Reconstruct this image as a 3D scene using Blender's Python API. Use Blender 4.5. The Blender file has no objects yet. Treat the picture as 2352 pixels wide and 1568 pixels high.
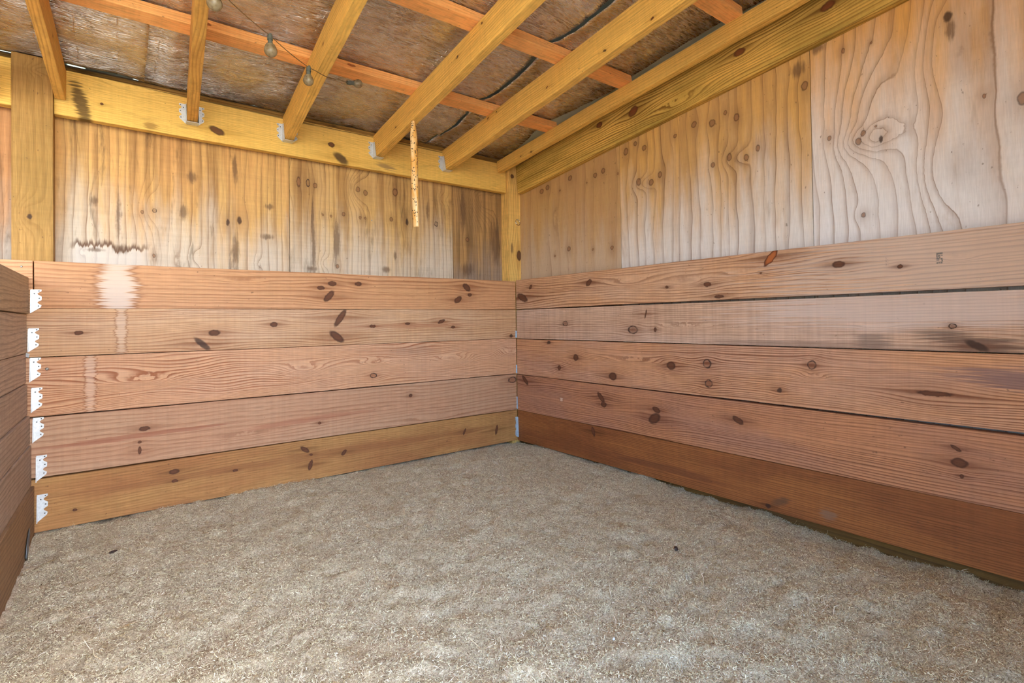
import bpy, bmesh, math, random
import numpy as np
from mathutils import Vector, Matrix, noise as mnoise

# ---------------------------------------------------------------- camera, sky, sun, exposure
scene = bpy.context.scene
COL = scene.collection
YAW, PITCH, ROLL = 0.64987, 0.013409, -0.014009
F_PX, CY_PX = 1203.874, 720.391            # for the 2352 x 1568 frame
CAM_LOC = Vector((-2.0795, -2.6931, 0.81))
SLOPE = 0.11                               # roof rises towards the open front
cam_data = bpy.data.cameras.new('camera')
cam = bpy.data.objects.new('camera', cam_data)
COL.objects.link(cam)
Fv = Vector((math.sin(YAW)*math.cos(PITCH), math.cos(YAW)*math.cos(PITCH), math.sin(PITCH)))
Rv = Vector((math.cos(YAW), -math.sin(YAW), 0)); Uv = Rv.cross(Fv)
R2 = Rv*math.cos(ROLL) + Uv*math.sin(ROLL); U2 = -Rv*math.sin(ROLL) + Uv*math.cos(ROLL)
cam.matrix_world = Matrix(((R2.x, U2.x, -Fv.x, CAM_LOC.x), (R2.y, U2.y, -Fv.y, CAM_LOC.y),
                           (R2.z, U2.z, -Fv.z, CAM_LOC.z), (0, 0, 0, 1)))
cam_data.sensor_width = 36.0
cam_data.lens = 36.0*F_PX/2352.0
cam_data.shift_y = -(784.0-CY_PX)/2352.0
cam_data.clip_start = 0.02
scene.camera = cam

world = bpy.data.worlds.new('sky'); scene.world = world
world.use_nodes = True
wn = world.node_tree
bg = wn.nodes['Background']
sky = wn.nodes.new('ShaderNodeTexSky')
sky.sky_type = 'NISHITA'
sky.sun_disc = False
sky.sun_elevation = math.radians(52)
sky.sun_rotation = math.radians(150)
sky.air_density = 1.0; sky.dust_density = 2.5; sky.ozone_density = 0.6
hs = wn.nodes.new('ShaderNodeHueSaturation')
hs.inputs['Saturation'].default_value = 1.3
wn.links.new(sky.outputs[0], hs.inputs['Color'])
wn.links.new(hs.outputs[0], bg.inputs[0])
bg.inputs[1].default_value = 1.0

sun_data = bpy.data.lights.new('sun', 'SUN')
sun_data.energy = 5.0; sun_data.angle = math.radians(0.6); sun_data.color = (1.0, 0.96, 0.90)
sun = bpy.data.objects.new('sun', sun_data); COL.objects.link(sun)
sun.rotation_euler = Vector((-0.35, -0.75, -1.15)).to_track_quat('-Z', 'Y').to_euler()   # comes from behind the back wall

vs = scene.view_settings
vs.view_transform = 'Standard'; vs.look = 'None'; vs.gamma = 1.0; vs.use_curve_mapping = False
vs.exposure = 1.64
scene.cycles.max_bounces = 10; scene.cycles.diffuse_bounces = 6
scene.cycles.use_denoising = True

rng = random.Random(7)
nrng = np.random.default_rng(11)
PI = math.pi

# knot tables: (u, height, long radius, short radius, angle, type) in metres on each wall plane;
# k plain knot, d dark knot, r ringed knot, o orange knot, s soft dark smudge, c closed loop in the grain
KN={'B1': [(-1.2447, 0.9899, 0.0196, 0.011, 0.0, 'k'), (-1.1874, 1.0137, 0.0224, 0.0134, 0.0, 'k'), (-1.2036, 0.9487, 0.0368, 0.0165, 0.835, 'k'), (-1.0509, 1.0158, 0.019, 0.0115, 0.0, 'k'), (-0.3747, 1.0159, 0.0321, 0.0193, -0.694, 'k'), (-0.3536, 0.9713, 0.0157, 0.0106, 0.0, 'k'), (-0.4373, 0.9411, 0.0294, 0.0177, 0.577, 'k'), (-1.5971, 1.0129, 0.0842, 0.0101, 0.0, 'c'), (-0.7828, 0.9755, 0.1643, 0.0073, 0.0, 'c')], 'B2': [(-2.1903, 0.7867, 0.0147, 0.0086, 0.0, 'k'), (-1.7182, 0.7749, 0.0243, 0.0137, 0.0, 'k'), (-1.7663, 0.7258, 0.0416, 0.0125, -0.754, 'd'), (-1.4681, 0.8083, 0.0176, 0.0125, 0.0, 'k'), (-1.147, 0.8371, 0.0542, 0.0163, 0.983, 'k'), (-1.1659, 0.741, 0.0456, 0.0192, -0.665, 'k'), (-0.973, 0.7914, 0.0172, 0.0093, 0.0, 'k'), (-0.769, 0.8024, 0.016, 0.0073, 0.0, 'k'), (-0.4729, 0.7775, 0.015, 0.0078, 0.0, 'k'), (-0.552, 0.8121, 0.0255, 0.0102, 0.401, 'k'), (-0.0423, 0.7135, 0.0141, 0.0112, 0.0, 'd')], 'B3': [(-0.972, 0.5276, 0.0172, 0.0116, 0.0, 'r'), (-1.9606, 0.5752, 0.1174, 0.022, 0.0, 'c'), (-0.963, 0.59, 0.0748, 0.0234, 0.0, 'c'), (-0.4607, 0.5855, 0.1391, 0.0259, 0.0, 'c'), (-0.0549, 0.5964, 0.0998, 0.0335, 0.0, 'c'), (-1.3269, 0.5797, 0.096, 0.0258, 0.0, 'c'), (-2.2846, 0.65, 0.0038, 0.005, 0.0, 'd')], 'B4': [(-1.9779, 0.3795, 0.0197, 0.0109, 0.0, 'k'), (-1.9947, 0.2912, 0.006, 0.0163, 0.0, 'k'), (-1.9945, 0.3256, 0.0075, 0.0054, 0.0, 'k'), (-0.7553, 0.3994, 0.0108, 0.0097, 0.0, 'k'), (-0.0367, 0.4303, 0.0284, 0.0168, 0.0, 'r'), (-1.2573, 0.3105, 0.0087, 0.0065, 0.0, 'k'), (-0.6, 0.2536, 0.1778, 0.015, 0.0, 'c'), (-1.6017, 0.2965, 0.1726, 0.012, 0.0, 'c')], 'B5': [(-1.3302, 0.189, 0.0263, 0.0105, -0.664, 'k'), (-1.3037, 0.1072, 0.0256, 0.0102, 1.313, 'k'), (-1.299, 0.1582, 0.0085, 0.0065, 0.0, 'k'), (-1.1351, 0.1423, 0.0193, 0.0096, 0.774, 'k'), (-0.4033, 0.1485, 0.0218, 0.0065, 1.118, 'k'), (-0.1675, 0.1267, 0.0326, 0.0081, 1.346, 'k'), (-1.8741, 0.1802, 0.0194, 0.0112, 0.0, 'k'), (-1.8711, 0.1403, 0.0129, 0.0075, 0.0, 'k'), (-1.6388, 0.1427, 0.0109, 0.006, 0.0, 'k'), (-2.2038, 0.0911, 0.0068, 0.0051, 0.0, 'k'), (-1.7437, 0.0556, 0.1065, 0.0116, 0.0, 'c')], 'R1': [(0.1502, 1.02, 0.0184, 0.011, 0.771, 'k'), (0.0669, 0.957, 0.0569, 0.0228, -0.388, 'k'), (0.6557, 1.0137, 0.0253, 0.0152, 0.651, 'k'), (1.3784, 0.958, 0.019, 0.0115, 0.0, 'k'), (1.1662, 0.9582, 0.0098, 0.0062, 0.0, 'k'), (1.4335, 0.9018, 0.0223, 0.0075, 0.0, 'k'), (1.6598, 1.0458, 0.0399, 0.014, 0.847, 'o'), (1.9032, 0.9971, 0.0213, 0.0126, 0.0, 'k'), (2.0884, 0.9727, 0.0085, 0.0072, 0.0, 'k'), (1.6189, 0.9884, 0.0054, 0.0035, 0.0, 'k'), (0.9268, 0.9912, 0.1494, 0.0221, 0.0, 'c'), (1.2707, 0.9748, 0.1209, 0.0199, 0.0, 'c'), (1.5322, 0.9936, 0.0834, 0.0127, 0.0, 'c'), (2.2399, 0.9853, 0.0413, 0.0108, 0.0, 'c')], 'R2': [(0.9583, 0.7567, 0.0276, 0.0175, 0.0, 'r'), (0.4624, 0.7907, 0.0183, 0.0126, 0.0, 'r'), (1.0405, 0.834, 0.0241, 0.0048, 1.328, 'k'), (1.0943, 0.7573, 0.0077, 0.0105, 0.0, 'k'), (2.2209, 0.7743, 0.0085, 0.0068, 0.0, 'r'), (2.2777, 0.7145, 0.0312, 0.0109, -0.493, 'd'), (1.2549, 0.7701, 0.1636, 0.014, 0.0, 'c'), (2.0143, 0.7724, 0.0505, 0.0075, 0.0, 'c')], 'R3': [(0.316, 0.6763, 0.0158, 0.0105, 0.0, 'd'), (0.5454, 0.597, 0.0193, 0.0197, 0.0, 'k'), (0.4055, 0.5304, 0.0151, 0.0153, 0.0, 'k'), (0.8199, 0.512, 0.027, 0.0205, 0.0, 'k'), (1.1819, 0.589, 0.024, 0.0204, 0.0, 'k'), (1.3689, 0.6091, 0.017, 0.0173, 0.0, 'r'), (1.3756, 0.5224, 0.0169, 0.0153, 0.0, 'r'), (1.6834, 0.5234, 0.0102, 0.0103, 0.0, 'd'), (1.805, 0.6289, 0.0138, 0.0147, 0.0, 'r'), (2.1717, 0.5589, 0.0472, 0.0083, 0.0, 'k'), (1.8108, 0.5838, 0.0482, 0.0114, 0.0, 'c'), (0.9464, 0.5962, 0.1601, 0.0176, 0.0, 'c')], 'R4': [(0.0834, 0.4325, 0.0409, 0.0143, -0.743, 'k'), (0.733, 0.3923, 0.0351, 0.0141, -0.797, 'k'), (0.752, 0.356, 0.0219, 0.014, 0.0, 'k'), (1.0937, 0.3714, 0.0245, 0.0147, -0.403, 'k'), (1.0812, 0.3278, 0.0385, 0.0231, 0.522, 'k'), (1.508, 0.381, 0.0261, 0.0131, -0.522, 'k'), (2.2225, 0.3955, 0.0158, 0.0063, -0.547, 'k'), (2.23, 0.3519, 0.0213, 0.0148, 0.0, 'k'), (2.2338, 0.3119, 0.0054, 0.0067, 0.0, 'k')], 'R5': [(0.672, 0.2006, 0.0284, 0.0114, -1.242, 'k'), (1.6785, 0.0875, 0.0503, 0.0201, 0.519, 's'), (1.628, 0.0568, 0.0109, 0.0087, 0.0, 'd')], 'L': [(-1.6953, 1.7125, 0.0343, 0.0171, -0.348, 'k'), (-1.1152, 1.685, 0.0443, 0.0222, -0.569, 'd'), (-1.1653, 1.7497, 0.0187, 0.0138, 0.0, 'k'), (-2.1161, 1.7355, 0.0059, 0.0055, 0.0, 'k'), (-0.8793, 1.5289, 0.1063, 0.0098, 0.0, 'c'), (-2.019, 1.8225, 0.0957, 0.0112, 0.0, 'c')], 'W': [(0.952, 1.8719, 0.0333, 0.0233, 0.548, 'k'), (0.7194, 1.874, 0.0227, 0.0159, 0.115, 'k'), (1.5285, 1.9373, 0.0269, 0.0162, -0.009, 'k'), (1.8762, 1.9658, 0.0274, 0.0164, 0.231, 'k'), (1.2258, 1.815, 0.1375, 0.0275, 0.092, 'c')], 'PR1': [(0.1797, 1.6265, 0.0193, 0.0165, 0.0, 'k'), (0.2362, 1.6384, 0.0188, 0.0163, 0.0, 'k'), (0.4393, 1.6517, 0.0171, 0.0155, 0.0, 'k'), (0.6432, 1.6218, 0.0153, 0.0147, 0.0, 'k'), (0.7036, 1.6329, 0.0149, 0.0144, 0.0, 'k'), (0.4209, 1.2337, 0.015, 0.0155, 0.0, 'k'), (0.7589, 1.2004, 0.0125, 0.0118, 0.0, 'k'), (0.2963, 1.205, 0.008, 0.008, 0.0, 'k'), (0.35, 1.5961, 0.0079, 0.0053, 0.0, 'k'), (0.5756, 1.5942, 0.0071, 0.005, 0.0, 'k'), (0.8101, 1.5931, 0.0062, 0.007, 0.0, 'k'), (0.6167, 1.2072, 0.0068, 0.0074, 0.0, 'k'), (0.7042, 1.5561, 0.0327, 0.1083, 0.0, 'c'), (0.2778, 1.4251, 0.0403, 0.1613, 0.0, 'c')], 'PR2': [(0.8672, 1.696, 0.0152, 0.0207, 0.0, 'k'), (0.9308, 1.7197, 0.0117, 0.0135, 0.0, 'k'), (0.987, 1.6833, 0.0142, 0.0155, 0.0, 'k'), (1.1722, 1.6895, 0.0102, 0.0105, 0.0, 'k'), (0.9479, 1.5174, 0.0157, 0.0202, 0.0, 'k'), (1.0262, 1.4979, 0.015, 0.0175, 0.0, 'k'), (1.0806, 1.5248, 0.0119, 0.0173, 0.0, 'k'), (1.2754, 1.7138, 0.0143, 0.0162, 0.0, 'k'), (1.3689, 1.6918, 0.0157, 0.0177, 0.0, 'k'), (1.4331, 1.7186, 0.0087, 0.0116, 0.0, 'k'), (1.485, 1.682, 0.0125, 0.017, 0.0, 'k'), (1.4487, 1.5165, 0.0126, 0.0191, 0.0, 'k'), (1.5252, 1.4948, 0.0119, 0.0149, 0.0, 'k'), (1.577, 1.5214, 0.0096, 0.0146, 0.0, 'k'), (1.3686, 1.501, 0.011, 0.0118, 0.0, 'k'), (0.986, 1.5029, 0.0607, 0.0311, 0.0, 'c'), (1.4868, 1.5047, 0.0563, 0.034, 0.0, 'c'), (1.768, 1.7148, 0.0137, 0.0188, 0.0, 'k'), (1.2338, 1.8219, 0.0634, 0.0206, 0.0, 's'), (1.4025, 1.8334, 0.0442, 0.0175, 0.0, 's'), (1.7432, 1.7881, 0.0384, 0.0344, 0.0, 's'), (1.0976, 1.8205, 0.0531, 0.0172, 0.0, 's')], 'PR3': [(1.9487, 1.4439, 0.0101, 0.0158, 0.0, 'k'), (1.9652, 1.4695, 0.0086, 0.011, 0.0, 'k'), (2.005, 1.4834, 0.0042, 0.0046, 0.0, 'k'), (2.0192, 1.4329, 0.0068, 0.0138, 0.0, 'd'), (1.9603, 1.1744, 0.007, 0.0094, 0.0, 'k'), (2.2967, 1.4891, 0.0054, 0.0081, 0.0, 'k'), (2.2124, 1.7773, 0.0122, 0.0169, 0.0, 'd'), (2.3824, 1.4514, 0.0118, 0.0207, 0.0, 'k'), (1.906, 1.7947, 0.0063, 0.0097, 0.0, 'k'), (1.9962, 1.7849, 0.0044, 0.0047, 0.0, 'k'), (1.9841, 1.4459, 0.0816, 0.0437, 0.0, 'c'), (1.9857, 1.5235, 0.0955, 0.1716, 0.0, 'c'), (2.2099, 1.653, 0.0697, 0.1483, 0.0, 'c'), (2.2027, 1.2907, 0.0773, 0.1273, 0.0, 'c'), (1.9603, 1.1744, 0.0276, 0.0283, 0.0, 'c'), (1.853, 1.4835, 0.0078, 0.0099, 0.0, 'k'), (1.819, 1.841, 0.03, 0.0268, 0.0, 's'), (2.2158, 1.7322, 0.0144, 0.0423, 0.0, 's')], 'PB1': [(-1.9785, 1.3117, 0.0063, 0.0096, 0.0, 'k'), (-1.933, 1.3232, 0.0073, 0.0088, 0.0, 'r'), (-1.9359, 1.1223, 0.0064, 0.0097, 0.0, 'k'), (-1.5919, 1.3157, 0.0096, 0.0191, 0.0, 'd'), (-1.6424, 1.3009, 0.0075, 0.0168, 0.0, 'd'), (-1.6107, 1.5559, 0.0134, 0.0847, 0.0, 's'), (-1.6081, 1.1659, 0.0171, 0.0949, 0.0, 's'), (-1.7902, 1.4942, 0.0247, 0.0324, 0.0, 's'), (-2.0629, 1.2804, 0.0106, 0.1317, 0.0, 's'), (-2.0553, 1.1449, 0.0335, 0.0264, 0.0, 's'), (-2.1381, 1.134, 0.0379, 0.011, 0.0, 's'), (-1.8231, 1.3279, 0.0241, 0.0441, 0.0, 's'), (-1.4545, 1.3993, 0.0288, 0.0175, 0.0, 's'), (-1.4664, 1.2459, 0.0368, 0.0175, 0.0, 's'), (-2.1453, 1.3405, 0.0145, 0.0258, 0.0, 's'), (-1.9552, 1.3388, 0.0405, 0.0775, 0.0, 'c'), (-2.1914, 1.1205, 0.0141, 0.0254, 0.0, 'c'), (-1.8603, 1.1007, 0.0168, 0.0594, 0.0, 'c'), (-1.7781, 1.127, 0.0245, 0.0364, 0.0, 'c'), (-1.5155, 1.1089, 0.0198, 0.0431, 0.0, 'c')], 'PB2': [(-1.2674, 1.5467, 0.009, 0.0183, 0.0, 'r'), (-1.2306, 1.5375, 0.0114, 0.0139, 0.0, 'k'), (-1.3149, 1.5455, 0.011, 0.0272, 0.0, 'k'), (-0.9987, 1.5495, 0.0126, 0.017, 0.0, 'k'), (-0.9554, 1.5369, 0.0128, 0.0171, 0.0, 'k'), (-0.7769, 1.5646, 0.0165, 0.0228, 0.0, 'k'), (-1.081, 1.4044, 0.0097, 0.0119, 0.0, 'k'), (-0.8028, 1.4054, 0.0108, 0.0126, 0.0, 'k'), (-1.1926, 1.3877, 0.0069, 0.007, 0.0, 'k'), (-1.1492, 1.386, 0.007, 0.007, 0.0, 'k'), (-0.9876, 1.3951, 0.0075, 0.0097, 0.0, 'k'), (-0.9589, 1.3932, 0.0076, 0.0073, 0.0, 'k'), (-0.703, 1.3997, 0.0084, 0.0206, 0.0, 'd'), (-0.5091, 1.4074, 0.0121, 0.0133, 0.0, 'r'), (-1.1171, 1.1177, 0.0095, 0.0118, 0.0, 'k'), (-1.2515, 1.0991, 0.0314, 0.0183, 0.0, 's'), (-0.8368, 1.1132, 0.0374, 0.0225, 0.0, 's'), (-0.7813, 1.1931, 0.0136, 0.0354, 0.0, 's'), (-1.2464, 1.3565, 0.009, 0.1606, 0.0, 's'), (-1.2421, 1.1931, 0.0135, 0.1604, 0.0, 's'), (-1.1218, 1.2495, 0.0213, 0.1412, 0.0, 's'), (-0.5688, 1.4821, 0.0119, 0.066, 0.0, 's'), (-0.9955, 1.55, 0.0636, 0.0728, 0.0, 'c'), (-0.4682, 1.5693, 0.0248, 0.0269, 0.0, 'c'), (-0.4212, 1.5547, 0.0189, 0.0272, 0.0, 'c'), (-1.188, 1.1318, 0.023, 0.0325, 0.0, 'c')], 'PB3': [(-0.2862, 1.3307, 0.0132, 0.0139, 0.0, 'k'), (-0.1803, 1.5851, 0.0871, 0.0994, 0.0, 'c'), (-0.2649, 1.6314, 0.0675, 0.07, 0.0, 'c'), (-0.0695, 1.3339, 0.0501, 0.1732, 0.0, 's'), (-0.2891, 1.1395, 0.0595, 0.0554, 0.0, 's'), (-0.3164, 1.5256, 0.0262, 0.1661, 0.0, 's')], 'P1': [(-2.3372, 1.2391, 0.0075, 0.0101, 0.0, 'd'), (-2.3371, 1.2509, 0.0354, 0.0472, 0.0, 'c'), (-2.3151, 1.816, 0.0265, 0.0171, 0.0, 'c')], 'P2': [(0.0625, 1.2412, 0.0184, 0.0348, 0.0, 'k'), (0.0052, 1.2863, 0.0145, 0.0402, 0.0, 's'), (0.0136, 1.7613, 0.0147, 0.0144, 0.0, 'k')]}

# ---------------------------------------------------------------- helpers
def srgb(r, g, b):
    def c(v):
        v /= 255.0
        return v/12.92 if v <= 0.04045 else ((v+0.055)/1.055)**2.4
    return (c(r), c(g), c(b), 1.0)

def link_obj(name, me, mat=None, parent=None):
    o = bpy.data.objects.new(name, me); COL.objects.link(o)
    if mat is not None:
        me.materials.append(mat)
    if parent is not None:
        o.parent = parent
    return o

def tag(o, label, cat, group=None, kind=None):
    o['label'] = label; o['category'] = cat
    if group: o['group'] = group
    if kind: o['kind'] = kind
    return o

def struct(o, label=None):
    o['kind'] = 'structure'
    if label: o['label'] = label
    return o

def empty(name, loc=(0, 0, 0), rot=(0, 0, 0)):
    o = bpy.data.objects.new(name, None); COL.objects.link(o)
    o.location = loc; o.rotation_euler = rot; o.empty_display_size = 0.05
    return o

def mesh_from(verts, faces, name='m', smooth=False):
    me = bpy.data.meshes.new(name); me.from_pydata(verts, [], faces); me.update()
    if smooth:
        me.polygons.foreach_set('use_smooth', [True]*len(me.polygons))
    return me

def bevel_mesh(bm, w=0.0015, seg=2):
    bmesh.ops.bevel(bm, geom=list(bm.edges), offset=w, segments=seg, affect='EDGES', profile=0.6)

def bm_done(bm, name='m', smooth=False):
    bmesh.ops.recalc_face_normals(bm, faces=bm.faces)
    me = bpy.data.meshes.new(name); bm.to_mesh(me); bm.free()
    if smooth:
        me.polygons.foreach_set('use_smooth', [True]*len(me.polygons))
    return me

def hexa(c, bevel=0.0015):
    """box from 8 corners: bottom a b c d (ccw) then top a b c d"""
    bm = bmesh.new()
    v = [bm.verts.new(p) for p in c]
    for f in ((3, 2, 1, 0), (4, 5, 6, 7), (0, 1, 5, 4), (1, 2, 6, 5), (2, 3, 7, 6), (3, 0, 4, 7)):
        bm.faces.new([v[i] for i in f])
    if bevel: bevel_mesh(bm, bevel)
    return bm

def board_mesh(x0, x1, y0, y1, zb, zt, bevel=0.002, nseg=10, wob=0.0, seed=0):
    """long board along local X; zb / zt = (height at x0, height at x1); slightly uneven edges"""
    bm = bmesh.new(); r = random.Random(seed); rows = []
    for i in range(nseg+1):
        t = i/nseg; x = x0+(x1-x0)*t
        a = zb[0]+(zb[1]-zb[0])*t; b = zt[0]+(zt[1]-zt[0])*t
        da = r.uniform(-wob, wob) if 0 < i < nseg else 0; db = r.uniform(-wob, wob) if 0 < i < nseg else 0
        dy = r.uniform(-wob, wob)*0.8
        rows.append([bm.verts.new((x, y0+dy, a+da)), bm.verts.new((x, y1, a+da)),
                     bm.verts.new((x, y1, b+db)), bm.verts.new((x, y0+dy, b+db))])
    for i in range(nseg):
        p, q = rows[i], rows[i+1]
        for k in range(4):
            l = (k+1) % 4
            bm.faces.new((p[k], p[l], q[l], q[k]))
    bm.faces.new(rows[0][::-1]); bm.faces.new(rows[-1])
    bmesh.ops.recalc_face_normals(bm, faces=bm.faces)
    if bevel:
        ed = [e for e in bm.edges if e.calc_face_angle(0) > 0.8]
        bmesh.ops.bevel(bm, geom=ed, offset=bevel, segments=2, affect='EDGES', profile=0.6)
    return bm

def add_cyl(bm, p0, p1, r0, r1=None, n=12, caps=True):
    r1 = r0 if r1 is None else r1
    p0 = Vector(p0); p1 = Vector(p1); d = (p1-p0).normalized()
    a = d.orthogonal().normalized(); b = d.cross(a)
    A = [bm.verts.new(p0+(a*math.cos(2*PI*i/n)+b*math.sin(2*PI*i/n))*r0) for i in range(n)]
    B = [bm.verts.new(p1+(a*math.cos(2*PI*i/n)+b*math.sin(2*PI*i/n))*r1) for i in range(n)]
    for i in range(n):
        j = (i+1) % n; bm.faces.new((A[i], A[j], B[j], B[i]))
    if caps:
        bm.faces.new(A[::-1]); bm.faces.new(B)

def tube(pts, r, n=8, closed=False):
    bm = bmesh.new(); pts = [Vector(p) for p in pts]; rings = []; N = len(pts)
    prev = None
    for i, p in enumerate(pts):
        if closed: d = (pts[(i+1) % N]-pts[i-1]).normalized()
        else: d = (pts[min(i+1, N-1)]-pts[max(i-1, 0)]).normalized()
        a = d.orthogonal().normalized() if prev is None else (prev-d*prev.dot(d)).normalized()
        prev = a; b = d.cross(a)
        rr = r[i] if isinstance(r, (list, tuple)) else r
        rings.append([bm.verts.new(p+(a*math.cos(2*PI*k/n)+b*math.sin(2*PI*k/n))*rr) for k in range(n)])
    for i in range(N if closed else N-1):
        p, q = rings[i], rings[(i+1) % N]
        for k in range(n):
            l = (k+1) % n; bm.faces.new((p[k], p[l], q[l], q[k]))
    if not closed:
        bm.faces.new(rings[0][::-1]); bm.faces.new(rings[-1])
    return bm

# ---------------------------------------------------------------- node helpers
class NT:
    def __init__(s, name):
        s.mat = bpy.data.materials.new(name); s.mat.use_nodes = True
        s.t = s.mat.node_tree; s.b = s.t.nodes['Principled BSDF']
    def n(s, t): return s.t.nodes.new(t)
    def set(s, sock, v):
        if hasattr(v, 'is_output') or isinstance(v, bpy.types.NodeSocket): s.t.links.new(v, sock)
        else: sock.default_value = v
    def math(s, op, a, b=0.0, c=None, clamp=False):
        m = s.n('ShaderNodeMath'); m.operation = op; m.use_clamp = clamp
        s.set(m.inputs[0], a); s.set(m.inputs[1], b)
        if c is not None: s.set(m.inputs[2], c)
        return m.outputs[0]
    def vmath(s, op, a, b=(0, 0, 0)):
        m = s.n('ShaderNodeVectorMath'); m.operation = op
        s.set(m.inputs[0], a); s.set(m.inputs[1], b)
        return m.outputs['Value'] if op in ('DOT_PRODUCT', 'LENGTH') else m.outputs[0]
    def noise(s, vec, scale=1.0, detail=2.0, rough=0.5, dist=0.0):
        m = s.n('ShaderNodeTexNoise'); s.set(m.inputs['Vector'], vec); m.inputs['Scale'].default_value = scale
        m.inputs['Detail'].default_value = detail; m.inputs['Roughness'].default_value = rough
        m.inputs['Distortion'].default_value = dist
        return m.outputs[0]
    def sstep(s, v, a, b, lo=0.0, hi=1.0):
        m = s.n('ShaderNodeMapRange'); m.interpolation_type = 'SMOOTHSTEP'
        s.set(m.inputs[0], v); m.inputs[1].default_value = a; m.inputs[2].default_value = b
        m.inputs[3].default_value = lo; m.inputs[4].default_value = hi
        return m.outputs[0]
    def mix(s, f, a, b, mode='MIX'):
        m = s.n('ShaderNodeMix'); m.data_type = 'RGBA'; m.blend_type = mode
        s.set(m.inputs[0], f); s.set(m.inputs[6], a); s.set(m.inputs[7], b)
        return m.outputs[2]
    def local(s, P, c, r, ang):
        m = s.n('ShaderNodeMapping'); m.vector_type = 'TEXTURE'
        s.set(m.inputs['Vector'], P)
        m.inputs['Location'].default_value = (c[0], 0, c[1])
        m.inputs['Rotation'].default_value = (0, -ang, 0)
        m.inputs['Scale'].default_value = (r[0], 1e4, r[1])
        return m.outputs[0]
    def bump(s, h, strength, dist):
        m = s.n('ShaderNodeBump'); s.set(m.inputs['Height'], h)
        m.inputs['Strength'].default_value = strength; m.inputs['Distance'].default_value = dist
        s.t.links.new(m.outputs[0], s.b.inputs['Normal'])

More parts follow.
